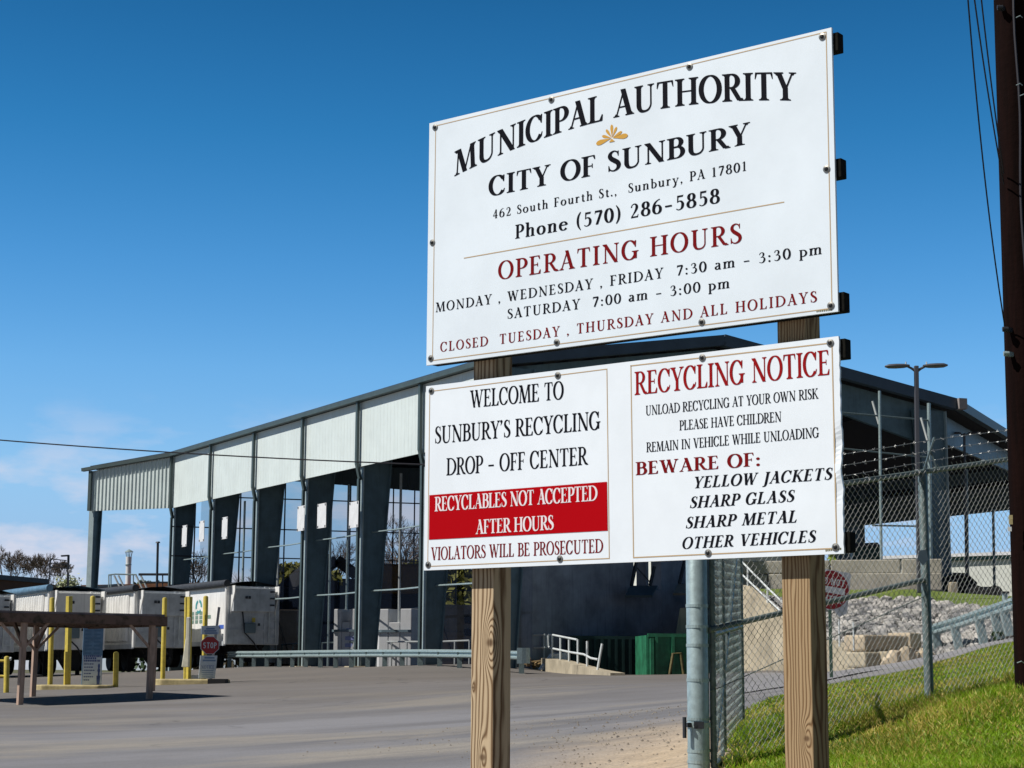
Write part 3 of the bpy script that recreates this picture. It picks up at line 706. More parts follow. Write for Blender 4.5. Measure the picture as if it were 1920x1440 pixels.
def strip(pts, w, m, parent, name, lift=.0009, closed=True, label=None):
    mb = MB(); n = len(pts)
    for i in range(n if closed else n - 1):
        a, b = Vector((*st_of(*pts[i]), 0)), Vector((*st_of(*pts[(i + 1) % n]), 0)); d = (b - a).normalized(); q = Vector((-d.y, d.x, 0)) * w / 2; e = d * w / 2
        mb.quad(*[S(p.x, p.y, lift + .0001 * (i % 3)) for p in (a - e - q, b + e - q, b + e + q, a - e + q)])
    return mb.build(name, m, parent, label)
strip([(817, 236), (1549, 60), (1560, 578), (811, 676)], .0045, TAN, ub, 'border_line')
strip([(870.5, 484), (1469.5, 379)], .005, TAN, ub, 'border_line', closed=False)
strip([(806, 734), (1138, 692), (1142.5, 1047), (802, 1062)], .0045, TAN, lb, 'border_line')
strip([(1183, 686), (1560, 643), (1569, 1028), (1188, 1045.5)], .0055, TAN, lb, 'border_line')
mb = MB(); mb.quad(*[S(*st_of(*p), .0018) for p in ((804.5, 1012), (1139.7, 995), (1138.3, 903.3), (805.5, 928.5))]); mb.build('red_band', BANDRED, lb)
# palmette emblem
def petal(mb, c, tip, wd, lift):
    c, tip = Vector((*c, 0)), Vector((*tip, 0)); d = tip - c; q = Vector((-d.y, d.x, 0)).normalized()
    prof = [(0.06, .05), (.25, .3), (.5, .72), (.72, 1), (.88, .85), (.97, .45), (1, 0)]
    pts = [c + d * a + q * wd * b for a, b in prof] + [c + d * a - q * wd * b for a, b in reversed(prof[:-1])]
    mb.quad(*[S(p.x, p.y, lift) for p in pts])
mb = MB(); cc = st_of(1147.5, 259)
for i, (tx, ty, w) in enumerate(((1147, 233.5, .0085), (1136.5, 243, .0075), (1129, 255, .0075), (1156.5, 238, .0075), (1166.5, 246.5, .0075), (1118, 270, .013), (1177.5, 254, .013))):
    petal(mb, cc, st_of(tx, ty), w, .0010 + i * .00015)
mb.quad(*[S(*st_of(*p), .0024) for p in ((1147.5, 260), (1153, 265), (1142, 267))])
mb.build('emblem', GOLD, ub, 'gold palmette of seven petals')
# maker's strip, too small to read
for par, x, y in ((ub, 1531, 585.5), (lb, 1548, 1034)):
    mb = MB()
    for i in range(9):
        a = st_of(x + i * 3.4, y - i * .35); b = st_of(x + i * 3.4 + 2.1, y - i * .35 - 4.2)
        mb.quad(S(a[0], a[1], .001), S(b[0], a[1], .001), S(b[0], b[1], .001), S(a[0], b[1], .001))
    mb.build('maker_mark', mat('mark_olive', (.12, .11, .02), .6), par)
def bolt(par, px, py):
    s, t = st_of(px, py); mb = MB(); ring = []
    for r, o in ((.0175, .001), (.0175, .0035), (.010, .005), (.0085, .0085), (.0045, .0105)):
        ring.append([S(s + r * math.cos(k * math.pi / 7), t + r * math.sin(k * math.pi / 7), o) for k in range(14)])
    vs = [p for r in ring for p in r]; fs = [(r * 14 + k, r * 14 + (k + 1) % 14, (r + 1) * 14 + (k + 1) % 14, (r + 1) * 14 + k) for r in range(4) for k in range(14)]
    mb.add(vs, fs + [tuple(56 + k for k in range(14))]); b = mb.build('bolt', STEELBOLT, par, smooth=False)
    b.data.materials.append(DARKHOLE)
    for q in b.data.polygons[28:]: q.material_index = 1
for p in ((816, 239), (1034, 187), (1293, 125), (1542, 69), (1550, 317), (1558, 573), (1316, 604), (1044, 642), (808, 672), (811, 455)): bolt(ub, *p)
for p in ((809, 733), (1046, 704), (1317, 671), (1557, 643), (803, 1059), (1050, 1048), (1328, 1037), (1567, 1026)): bolt(lb, *p)
# horizontal battens behind the boards; their ends stick out on the right
for py in (76, 314, 566): 
    t = st_of(1565, py)[1]; MB().beam(S(.02, t, -BT - .028), S(SW + .024, t, -BT - .028), .052, .088).build('batten', RAILWOOD, sign, bevel=.004)
for py in (652, 1016):
    t = st_of(1580, py)[1]; MB().beam(S(.02, t, -BT - .028), S(SW + .024, t, -BT - .028), .052, .088).build('batten', RAILWOOD, sign, bevel=.004)

def post_material(name, knots, phase, freq, c1, c2):
    m = bpy.data.materials.new(name); m.use_nodes = True
    nt = m.node_tree; n, l = nt.nodes, nt.links; b = n['Principled BSDF']; b.inputs['Roughness'].default_value = .85; b.inputs['Specular IOR Level'].default_value = .1
    t = n.new('ShaderNodeTexCoord'); vm = n.new('ShaderNodeVectorMath'); vm.operation = 'DOT_PRODUCT'
    l.new(t.outputs['Object'], vm.inputs[0]); vm.inputs[1].default_value = tuple(SD)
    vm2 = n.new('ShaderNodeVectorMath'); vm2.operation = 'DOT_PRODUCT'; l.new(t.outputs['Object'], vm2.inputs[0]); vm2.inputs[1].default_value = tuple(SN)
    sp = n.new('ShaderNodeSeparateXYZ'); l.new(t.outputs['Object'], sp.inputs[0])
    def M(op, a, c=0.0):
        x = n.new('ShaderNodeMath'); x.operation = op
        for s, i in ((a, 0), (c, 1)):
            if isinstance(s, (int, float)): x.inputs[i].default_value = s
            else: l.new(s, x.inputs[i])
        return x.outputs[0]
    mp = n.new('ShaderNodeMapping'); mp.inputs['Scale'].default_value = (5, 5, .9); l.new(t.outputs['Object'], mp.inputs[0])
    nz = n.new('ShaderNodeTexNoise'); nz.inputs['Scale'].default_value = 1.3; nz.inputs['Detail'].default_value = 3; l.new(mp.outputs[0], nz.inputs['Vector'])
    gcoord = M('ADD', M('ADD', vm.outputs['Value'], M('MULTIPLY', vm2.outputs['Value'], .35)), M('MULTIPLY', M('SUBTRACT', nz.outputs[0], .5), .085))
    dark = None
    for ks, kz, kr, ka in knots:
        ds = M('DIVIDE', M('SUBTRACT', vm.outputs['Value'], ks), kr); dz = M('DIVIDE', M('SUBTRACT', sp.outputs['Z'], kz), kr * 3.2)
        dn = M('DIVIDE', M('SUBTRACT', vm2.outputs['Value'], POFF), .045)
        d2 = M('ADD', M('ADD', M('MULTIPLY', ds, ds), M('MULTIPLY', dz, dz)), M('MULTIPLY', dn, dn))
        gcoord = M('ADD', gcoord, M('MULTIPLY', M('EXPONENT', M('MULTIPLY', d2, -1)), ka))
        dzk = M('DIVIDE', M('SUBTRACT', sp.outputs['Z'], kz), kr * .85); dk = M('ADD', M('ADD', M('MULTIPLY', M('MULTIPLY', ds, ds), 2.2), M('MULTIPLY', M('MULTIPLY', dzk, dzk), 2.2)), M('MULTIPLY', dn, dn))
        e = M('EXPONENT', M('MULTIPLY', M('MULTIPLY', dk, dk), -1)); dark = e if dark is None else M('MAXIMUM', dark, e)
    w = M('ADD', M('MULTIPLY', M('SINE', M('ADD', M('MULTIPLY', gcoord, freq), phase)), .5), .5)
    w = M('POWER', w, 2.2)
    mp2 = n.new('ShaderNodeMapping'); mp2.inputs['Scale'].default_value = (90, 90, 1.2); l.new(t.outputs['Object'], mp2.inputs[0])
    n2 = n.new('ShaderNodeTexNoise'); n2.inputs['Scale'].default_value = 1.6; n2.inputs['Detail'].default_value = 5; l.new(mp2.outputs[0], n2.inputs['Vector'])
    w = M('ADD', M('MULTIPLY', w, .75), M('MULTIPLY', n2.outputs[0], .42))
    x = n.new('ShaderNodeMix'); x.data_type = 'RGBA'; x.inputs[6].default_value = (*c1, 1); x.inputs[7].default_value = (*c2, 1)
    l.new(w, x.inputs[0]); out = x.outputs[2]
    if dark is not None:
        y = n.new('ShaderNodeMix'); y.data_type = 'RGBA'; y.inputs[7].default_value = (.10, .055, .03, 1); l.new(M('MULTIPLY', dark, .8), y.inputs[0]); l.new(out, y.inputs[6]); out = y.outputs[2]
    l.new(out, b.inputs['Base Color'])
    bp = n.new('ShaderNodeBump'); bp.inputs['Strength'].default_value = .5; bp.inputs['Distance'].default_value = .004; bp.invert = True
    l.new(w, bp.inputs['Height']); l.new(bp.outputs[0], b.inputs['Normal'])
    return m
PW = .142; POFF = -BT - .056
def post(px, py, knots_px, phase, freq, c1, c2, label):
    s = None
    # intersect the sight line with the plane of the post front
    u, v = (px - 960) / FPX, (720 - py) / FPX; d = RT * u + UP * v + FW
    k = ((SO + SN * POFF) - CAM).dot(SN) / d.dot(SN); p = CAM + d * k; s = (p - SO).dot(SD)
    c = S(s + PW / 2, 0, POFF - PW / 2); zb = H(c.x, c.y) - .3
    o0 = ORG[sign]; kn = []
    for kx, ky, kr, ka in knots_px:
        u, v = (kx - 960) / FPX, (720 - ky) / FPX; d = RT * u + UP * v + FW
        k = ((SO + SN * POFF) - CAM).dot(SN) / d.dot(SN); q = CAM + d * k - o0
        kn.append((q.dot(SD), q.z, kr, ka))
    mb = MB().box((c.x, c.y, (zb + SZ['u1'] - .06) / 2), (PW, PW, SZ['u1'] - .06 - zb), SD)
    return mb.build('post', post_material('post_timber', kn, phase, freq, c1, c2), sign, label, bevel=.005)
post(883.5, 1200, [(919, 1205, .036, .12), (887, 1289, .012, .03), (905, 1420, .03, .06)], 1.0, 240, (.66, .515, .335), (.15, .085, .042), 'left post with a large oval knot and wavy grain')
post(1467.5, 1200, [(1513, 1385, .022, .05)], 2.0, 420, (.49, .355, .205), (.17, .095, .045), 'right post with fine straight grain')
# ------------------------------------------------------------------ chain link fence, gate, utility pole
FD = Vector((1.68, 1.40, 0)).normalized()
F0 = Vector((1.43, 13.0, 0))
def fpt(d, z=0): return Vector((F0.x + FD.x * d, F0.y + FD.y * d, z))
def f_at(px, py=1100):          # distance along the fence line under a photo column
    u, v = (px - 960) / FPX, (720 - py) / FPX; dd = RT * u + UP * v + FW
    n = Vector((FD.y, -FD.x, 0)); k = (F0 - CAM).dot(n) / dd.dot(n); p = CAM + dd * k
    return (p - F0).dot(FD), p.z
FL = 5.6
d1, zt1 = f_at(1590, 903); d2, zt2 = f_at(1890, 859)
d3, zb3 = f_at(1560, 1372); d4, zb4 = f_at(1890, 1284)
ztop = lambda d: zt1 + (zt2 - zt1) * (d - d1) / (d2 - d1)
zbot = lambda d: zb3 + (zb4 - zb3) * (d - d3) / (d4 - d3)
zmid = lambda d: zbot(d) + (ztop(d) - zbot(d)) * .53
fence = thing('chain_link_fence', fpt(FL / 2, H(*fpt(FL / 2).xy)), 'galvanised chain link fence with three strands of barbed wire climbing the grass bank', 'fence')
def zig(mb, pt, L, n_rows, a, r, top_tail=.035):
    """chain link: every wire is a zigzag hooked into its neighbours; pt(d, t, off)"""
    for k in range(int(L / a)):
        pts = []
        for j in range(n_rows + 1):
            pts.append(pt(k * a + (a if (j + k) % 2 else 0), j / n_rows, .004 if (j + k) % 2 else -.004))
        if (n_rows + k) % 2 == 0 and top_tail:
            d = pts[-1] - pts[-2]; pts.append(pts[-1] + d.normalized() * top_tail * .75 + Vector((0, 0, top_tail * .5)))
        mb.tube(pts, r, 3, caps=False)
FN = Vector((FD.y, -FD.x, 0))
mb = MB(); zig(mb, lambda d, t, o: fpt(d, zbot(d) + (ztop(d) - zbot(d)) * t) + FN * (.03 + o), FL, 56, .0315, .0023); mb.build('chain_link_mesh', WIRE, fence)
mb = MB().tube([fpt(d, ztop(d) - .01) for d in np.linspace(.05, FL, 12)], .021, 10); mb.build('top_rail', PIPE, fence, smooth=True)
da, za = f_at(1330, 1181); db, zb_ = f_at(1740, 1085)
mb = MB().tube([fpt(da, za), fpt(db, zb_)], .021, 10); mb.build('brace_rail', PIPE, fence, smooth=True)
mb = MB().tube([fpt(da, zbot(da) + .5), fpt(db, zmid(db) - .12)], .004, 5); mb.build('truss_rod', PIPE, fence)
dp = f_at(1739, 1200)[0]
zc = f_at(1728, 884)[1]
mb = MB().tube([fpt(dp, H(*fpt(dp).xy) - .2), fpt(dp, zc - .03), fpt(dp, zc - .005), fpt(dp, zc)], [.037, .037, .028, .008], 14); mb.build('line_post', PIPE, fence, smooth=True)
mb = MB()                      # the V of angle arms on the post
tip1 = P(1752, 820, fpt(dp).y); mb.beam(fpt(dp, zc - .02), tip1, .03, .012)
tip2 = P(1744, 845, fpt(dp).y); mb.beam(tip2, P(1757, 880, fpt(dp).y), .02, .01)
mb.build('barb_arm', PIPE, fence)
rnd = random.Random(4)
for (ya, yb) in ((849, 805), (870, 824), (890, 841)):
    A, za_ = f_at(1580, ya); B, zb2 = f_at(1890, yb)
    sl = (zb2 - za_) / (B - A); mb = MB(); off = .10
    for ph in (0, math.pi):
        mb.tube([fpt(d, za_ + sl * (d - A) - .012 * math.sin((d - .2) * 3.14 / 2.6) ** 2 + .003 * math.sin(d * 90 + ph)) for d in np.arange(.05, FL, .012)], .0017, 3, caps=False)
    d = .1
    while d < FL - .05:
        z = za_ + sl * (d - A) - .012 * math.sin((d - .2) * 3.14 / 2.6) ** 2
        for q in range(4):
            a = rnd.uniform(0, 6.28); mb.tube([fpt(d + q * .004, z), fpt(d + q * .004 + .006, z) + Vector((FN.x * math.cos(a) * .017, FN.y * math.cos(a) * .017, math.sin(a) * .019))], .0013, 3)
        d += .125
    mb.build('barbed_wire', WIRE, fence)
mb = MB()                      # tie wires round the rail
for px in (1405, 1470, 1625, 1719, 1754, 1844):
    d = f_at(px, 900)[0]; z = ztop(d); ring = [fpt(d + .004 * math.sin(k), z - .01 + .026 * math.sin(k * .63)) + FN * .027 * math.cos(k * .63) for k in range(11)]
    mb.tube(ring, .0028, 4)
mb.build('tie_wire', WIRE, fence)
tagb = MB(); dq = f_at(1718, 1045)[0]
c = fpt(dq, f_at(1711, 1044)[1]) + FN * .06
tagb.prism([c + FD * x + Vector((0, 0, z)) for x, z in ((-.045, .045), (.045, .06), (.07, -.02), (.0, -.07), (-.07, -.015))], FN * .004)
solo(tagb, 'metal_tag', mat('tag_grey', (.30, .31, .33), .5, .2), 'small folded grey metal tag wired to the chain link beside the fence post', 'tag')

# big galvanised gate post
gx = P(1310, 1436, 13.0)
gp = thing('gate_post', (gx.x, gx.y, H(gx.x, gx.y)), 'thick galvanised gate post with steel bands and a hinge near its foot', 'post')
GR = .0765
gb = Vector((gx.x, gx.y, 0))
z0g = H(gx.x, gx.y)
ztg = z0g + 2.25
MB().tube([gb + Vector((0, 0, z)) for z in (z0g - .3, ztg, ztg + .03, ztg + .045)], [GR, GR, GR * .7, GR * .2], 28).build('pole', GALV, gp, smooth=True)
def ring(py, hh=.022, t=.004, name='band', m=GALV, tab=True):
    z = P(1310, py, 13.0).z; mb = MB(); vs = []
    for r, zz in ((GR + .001, -hh / 2), (GR + t, -hh / 2), (GR + t, hh / 2), (GR + .001, hh / 2)):
        vs += [gb + Vector((r * math.cos(k * math.pi / 12), r * math.sin(k * math.pi / 12), z + zz)) for k in range(24)]
    mb.add(vs, [(i * 24 + k, i * 24 + (k + 1) % 24, (i + 1) * 24 + (k + 1) % 24, (i + 1) * 24 + k) for i in range(3) for k in range(24)])
    if tab:
        mb.beam(gb + FD * (GR - .005) + Vector((0, 0, z)), gb + FD * (GR + .055) + Vector((0, 0, z)), .010, hh)
        mb.tube([gb + FD * (GR + .03) - FN * .014 + Vector((0, 0, z)), gb + FD * (GR + .03) + FN * .02 + Vector((0, 0, z))], .007, 6)
    return mb.build(name, m, gp, smooth=False)
for py in (1136, 1175, 1210, 1275, 1348, 1408, 1428): ring(py)
mbx = ring(1359, .034, .012, 'hinge_collar', GALV, False)
mb = MB(); z = P(1310, 1359, 13).z
hd = Vector((-.75, -.66, 0)).normalized()
mb.beam(gb + hd * GR + Vector((0, 0, z)), gb + hd * (GR + .05) + Vector((0, 0, z)), .035, .03)
mb.tube([gb + hd * (GR + .035) + Vector((-.02, 0, z - .09)), gb + hd * (GR + .035) + Vector((-.02, 0, z + .055))], .014, 8)
mb.beam(gb + Vector((-.04, -GR - .02, z)), gb + Vector((.03, -GR - .025, z)), .012, .05)
mb.tube([gb + Vector((-.03, -GR - .03, z)), gb + Vector((-.03, -GR + .02, z))], .012, 8)
mb.build('hinge', DKSTEEL, gp)
mb = MB().beam(gb + FD * .10 + Vector((0, 0, z0g - .02)), gb + FD * .10 + Vector((0, 0, ztg - .1)), .008, .02, (1, 0, 0)); mb.build('tension_bar', PIPE, gp)
for y in (1190, 1255, 1320, 1385):                                          # bolts on the left side of the pipe
    pass
# the open gate leaf, swung back almost along the line of sight
flat_ = lambda p: Vector((p.x, p.y, 0))
GA, GB = fpt(.16), P(1392, 1370, 16.3)
GA = flat_(P(1338, 1400, 13.05)); GD = (Vector((GB.x, GB.y, 0)) - GA); GLn = GD.length; GD.normalize(); GNn = Vector((GD.y, -GD.x, 0))
zg0a, zg0b = H(GA.x, GA.y) + .05, P(1392, 1372, 16.3).z
leaf = thing('gate_leaf', (GA.x, GA.y, H(GA.x, GA.y)), 'open chain link gate leaf folded back behind the thick gate post', 'gate')
gpt = lambda d, t, o=0: GA + GD * d + GNn * o + Vector((0, 0, (zg0a + (zg0b - zg0a) * d / GLn) + t * 1.85))
mb = MB(); zig(mb, lambda d, t, o: gpt(d, t, o), GLn, 56, .0325, .0013, 0); mb.build('chain_link_mesh', PIPE, leaf)
mb = MB()
for d in (0, GLn * .30, GLn): mb.tube([gpt(d, 0), gpt(d, 1)], .024, 10)
for t in (0, .5, 1): mb.tube([gpt(0, t), gpt(GLn, t)], .021, 10)
mb.tube([gpt(0.02, .02), gpt(GLn * .98, .98)], .018, 8)
mb.build('frame', PIPE, leaf, smooth=True)
# ------------------------------------------------------------------ utility pole and its wires
pb_ = P(1944, 1300, 13.6); zpb = H(pb_.x, pb_.y)
pole = thing('utility_pole', (pb_.x, pb_.y, zpb), 'dark brown wooden utility pole at the right edge with cables running up it', 'utility pole')
ptop = Vector((pb_.x + .10, pb_.y, 0))
def pol(t, o=(0, 0)): return Vector((pb_.x + .03 * t + o[0], pb_.y + o[1], zpb - .4 + 9.4 * t))
MB().tube([pol(t) for t in np.linspace(0, 1, 14)], [.158 - .035 * t for t in np.linspace(0, 1, 14)], 20).build('shaft', POLEW, pole, smooth=True)
mb = MB()
mb.tube([pol(t, (-.02 + .01 * math.sin(t * 40), -.165 + .03 * t)) for t in np.linspace(.35, 1, 30)], .010, 6)
mb.build('ground_cable', CABLE, pole)
def on_pole(px, py): return P(px, py, pb_.y - .13)
for nm, px, py in (('upper_bracket', 1872, 14), ('wire_clamp', 1882, 617), ('lower_bracket', 1884, 663)):
    p = on_pole(px, py); mb = MB().beam(p, p + Vector((.09, .06, 0)), .03, .035); mb.tube([p + Vector((-.012, -.01, 0)), p + Vector((.03, -.01, 0))], .016, 8); mb.build(nm, DKSTEEL if py != 663 else GALV, pole)
for k, (px, py, m) in enumerate(((1895, 970, KERBY), (1895, 979, KERBY), (1893, 992, WHITE))):
    p = P(px, py, pb_.y - .15); MB().beam(p + Vector((-.014, 0, 0)), p + Vector((.014, -.004, 0)), .004, .034).build('pole_tag', m, pole)
mb = MB()
for px, py in ((1905, 160), (1912, 180), (1905, 33), (1886, 1130), (1907, 1243)):
    p = P(px, py, pb_.y - .17); mb.tube([p, p + Vector((.03, -.01, .012)), p + Vector((.05, 0, 0))], .004, 5)
mb.build('staple', GALV, pole)
def wire(pts, r, label, Y0, Y1, n=30):
    pts = [Vector((x, y, 0)) for x, y in pts]; out = []
    L = [0]
    for a, b in zip(pts, pts[1:]): L.append(L[-1] + (b - a).length)
    for i in range(n + 1):
        t = i / n; s = t * L[-1]; k = max(j for j in range(len(L) - 1) if L[j] <= s + 1e-9); q = pts[k].lerp(pts[k + 1], (s - L[k]) / (L[k + 1] - L[k]))
        out.append(P(q.x, q.y, Y0 + (Y1 - Y0) * t))
    solo(MB().tube(out, r, 6), 'overhead_wire', CABLE, label, 'wire', 'overhead wires')
def bez(a, b, c, n=16): return [(a[0] * (1 - t) ** 2 + 2 * b[0] * t * (1 - t) + c[0] * t * t, a[1] * (1 - t) ** 2 + 2 * b[1] * t * (1 - t) + c[1] * t * t) for t in [i / n for i in range(n + 1)]]
wire(bez((1806, -120), (1838, 330), (1884, 612)), .006, 'leftmost dark wire coming down to a clamp low on the utility pole', 11.2, 13.5)
wire(bez((1812, -120), (1845, 150), (1882, 345)), .006, 'middle dark wire reaching the utility pole above the clamp', 11.4, 13.5)
wire(bez((1828, -120), (1851, 120), (1882, 325)), .006, 'dark wire nearest the top of the utility pole', 11.6, 13.5)
wire(bez((-140, 813), (330, 856), (830, 872)), .022, 'long sagging wire crossing in front of the pale wall panels', 62, 58, 40)
# ------------------------------------------------------------------ transfer shed (the long steel building)
HE, HB = 11.0, 8.25                   # eave and lower edge of the wall panels above the lens
def flat(p): return Vector((p.x, p.y, 0))
cB = flat(Pz(327, 853, HE)); cC = flat(Pz(930, 676, HE))
LD = (cC - cB); LL = LD.length; LD.normalize(); LN = Vector((-LD.y, LD.x, 0)) * -1     # LN looks outward (to the camera side)
if LN.dot(Vector((0, -1, 0))) < 0: LN = -LN
IN = -LN
cA = flat(P(170, 957, 95.3)); zA = P(168, 880, 95.3).z - EYE
cE = flat(P(1785, 745, 74.2)); _q = .1162; cD = cC.lerp(cE, (_q * cC.y - cC.x) / ((cE.x - cC.x) - _q * (cE.y - cC.y))); HR = P(1355, 640, cD.y).z - EYE
cF = flat(P(1890, 810, 85)); FDIR = (cF - cE).normalized(); cF2 = cE + FDIR * 26
cG, cH = flat(P(1620, 985, 105)), flat(P(1905, 955, 97))
GDIR = (cE - cC).normalized(); BK = Vector((-GDIR.y, GDIR.x, 0)); 
Z = lambda p, z: Vector((p.x, p.y, z + EYE))
bld = thing('transfer_shed', Z(cB.lerp(cE, .5), 0), 'long open sided steel shed with pale ribbed wall panels and blue grey tapered columns', 'building')
def ribbed(a, b, z0a, z0b, z1a, z1b, name, m, pitch=.30, out=None, depth=.045, thick=.04, label=None):
    a, b = Vector((a.x, a.y, 0)), Vector((b.x, b.y, 0)); d = b - a; L = d.length; d.normalize(); o = out.normalized()
    xs = []; n = max(1, int(L / pitch)); p = L / n
    for i in range(n): xs += [(i * p, 0), (i * p + p * .84, 0), (i * p + p * .88, 1), (i * p + p * .96, 1)]
    xs.append((L, 0)); mb = MB(); m_ = len(xs)
    for s in (0, 1):
        for x, h in xs:
            t = x / L; q = a + d * x + o * (h * depth - s * thick)
            mb.v.append((q.x, q.y, z0a + (z0b - z0a) * t + EYE)); mb.v.append((q.x, q.y, z1a + (z1b - z1a) * t + EYE))
    for i in range(m_ - 1):
        k = 2 * i; mb.f.append((k, k + 2, k + 3, k + 1)); k += 2 * m_; mb.f.append((k, k + 1, k + 3, k + 2))
        k = 2 * i; j = k + 2 * m_; mb.f.append((k, j, j + 2, k + 2)); mb.f.append((k + 1, k + 3, j + 3, j + 1))
    return mb.build(name, m, bld, label)
NB = 6
bay = [cB + LD * (LL * k / NB) for k in range(NB + 1)]
ABN = Vector(((cB - cA).y, -(cB - cA).x, 0))
if ABN.y > 0: ABN = -ABN
ribbed(cA, cB, HB, HB, zA - .1, HE - .1, 'wall_panel', PANEL, .23 * 1.0, ABN, .06)
for k in range(NB): ribbed(bay[k], bay[k + 1], HB, HB, HE - .1, HE - .1, 'wall_panel', PANEL, .30, LN, .008)
# eave fascia / gutter
def edge(a, b, za, zb, name='gutter', m=GUTTER, out=None, w=.24, h=.17, lift=0):
    o = out.normalized() * (w / 2 + .05)
    MB().beam(Z(a, za + lift) + o, Z(b, zb + lift) + o, w, h).build(name, m, bld)
edge(cA + (cA - cB).normalized() * .5, cB, zA - .03, HE, out=ABN)
edge(cB, cC, HE, HE, out=LN)
edge(cC, cD, HE, HR, 'rake_trim', ROOF, -BK, .30, .40)
edge(cD, cE, HR, HE, 'rake_trim', ROOF, -BK, .30, .45)
edge(cE, cF2, HE, HE, 'gutter', GUTTER, Vector((FDIR.y, -FDIR.x, 0)), .30, .38)
p = Z(cE, HE) - BK * .35; MB().beam(p + Vector((-.05, 0, 0)), p + Vector((.3, .1, 0)), .4, .44).build('gutter_end', mat('gutter_cap', (.30, .27, .26), .5), bld)
# roof sheets with thickness
def slab(pts, th, name, m):
    pts = [Vector(q) for q in pts]; n = len(pts); mb = MB(); mb.add(pts + [q + Vector((0, 0, th)) for q in pts], [tuple(range(n - 1, -1, -1)), tuple(range(n, 2 * n))] + [(i, (i + 1) % n, n + (i + 1) % n, n + i) for i in range(n)])
    return mb.build(name, m, bld)
cR = cD + BK * 34.0
ov = LN * .2
slab([Z(cB, HE) + ov, Z(cC, HE) + ov, Z(cD, HR), Z(cR, HR)], .16, 'roof', ROOF)
slab([Z(cD, HR), Z(cE, HE), Z(cF2, HE), ], .16, 'roof', ROOF)
slab([Z(cD, HR), Z(cF2, HE), Z(cH, HE)], .16, 'roof', ROOF)
slab([Z(cD, HR), Z(cH, HE), Z(cG, HE), Z(cR, HR)], .16, 'roof', ROOF)
slab([Z(cA, zA) + ABN.normalized() * .2, Z(cB, HE) + ABN.normalized() * .2, Z(cB, HE) - ABN.normalized() * 5, Z(cA, zA) - ABN.normalized() * 5], .16, 'roof', ROOF)
# near-black sheets under the roof; interior shade is put into their colour
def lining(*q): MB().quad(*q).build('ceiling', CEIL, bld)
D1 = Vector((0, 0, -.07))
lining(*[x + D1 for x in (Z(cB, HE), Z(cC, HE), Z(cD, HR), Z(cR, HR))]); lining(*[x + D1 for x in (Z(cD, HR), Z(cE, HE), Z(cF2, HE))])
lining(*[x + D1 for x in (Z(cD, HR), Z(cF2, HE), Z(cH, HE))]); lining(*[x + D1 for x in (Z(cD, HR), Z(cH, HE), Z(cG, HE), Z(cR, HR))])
# tapered frame columns: outer flange upright, inner flange leaning in
def column(base, inn, zb, zt, w0, w1, label=None, fl=.30):
    inn = inn.normalized(); side = Vector((-inn.y, inn.x, 0)); mb = MB()
    q = [Z(base, zb), Z(base + inn * w0, zb), Z(base + inn * w1, zt), Z(base, zt)]
    mb.prism([x - side * .03 for x in q], side * .06)
    co = mb.build('column', BLUESTEEL, bld, label)
    MB().beam(Z(base, zb), Z(base, zt), fl, .05, inn).build('flange', FLANGE, co); MB().beam(q[1], q[2], fl, .05, inn).build('flange', BLUESTEEL, co)
    return co
for k in range(NB + 1):
    column(bay[k] + IN * .12, IN, -.3 if k < 6 else -.8, HE - .2, .62, 1.42 if k else 1.15)
column(cA - ABN.normalized() * .1, -ABN, -.5, zA - .2, .4, .75)
column(cE - GDIR * .4 + BK * .1, -GDIR, 1.9, HE - .3, .6, 1.6)
column(cE - GDIR * .4 + BK * .9, BK, 1.9, HE - .3, .5, 1.2)
column(cG - GDIR * .1, -GDIR, 1.0, 10.4, .8, 2.6)
# downpipes over the panels, kinking in to the columns
for k in range(NB):
    b = bay[k]; mb = MB(); o = LN * .14
    mb.beam(Z(b, HE - .1) + o, Z(b, HB + .1) + o, .17, .12, LN)
    mb.beam(Z(b, HB + .15) + o, Z(b, HB - .55) - LN * .0 + LD * .06, .17, .12, LN); mb.beam(Z(b, HB - .5) + LD * .06 + LN * .06, Z(b, -.1) + LD * .06 + LN * .06, .15, .10, LN)
    mb.build('downpipe', GUTTER, bld)
mb = MB(); o = ABN.normalized() * .14
mb.beam(Z(cA, zA - .1) + o, Z(cA, HB) + o, .17, .12, ABN); mb.build('downpipe', GUTTER, bld)
# gable end frame rafters, deep at the knees
def rafter(a, b, za, zb, da, db, off=BK * .35):
    q = [Z(a, za - .25) + off, Z(b, zb - .25) + off, Z(b, zb - .25 - db) + off, Z(a, za - .25 - da) + off]
    MB().prism(q, BK * .18).build('rafter', BLUESTEEL, bld)
rafter(cC, cD, HE, HR, 1.6, .7); rafter(cD, cE, HR, HE, .7, 1.7)
q = [Z(cE, HE - .3), Z(cF2, HE - .3), Z(cF2, HE - 1.0), Z(cE, HE - 1.5)]
MB().prism([x + Vector((-.5, .2, 0)) for x in q], Vector((-.12, .05, 0))).build('rafter', BLUESTEEL, bld)
mb = MB()
for i in range(1, 9):                         # purlins and bracing rods in the dark under the roof
    a, b = cC.lerp(cD, i / 9), cD.lerp(cE, i / 9); z = HE + (HR - HE) * i / 9
    mb.beam(Z(a, z - .25) + BK * .5, Z(a, z - .25) + BK * 30, .12, .2); z = HR + (HE - HR) * i / 9; mb.beam(Z(b, z - .25) + BK * .5, Z(b, z - .25) + BK * 20, .12, .2)
mb.build('purlin', CEIL, bld)
for a, b in (((1636, 752), (1648, 795)), ((1727, 783), (1739, 825))):
    MB().tube([P(*a, 70), P(*b, 70)], .05, 6).build('brace_rod', RAILW, bld)
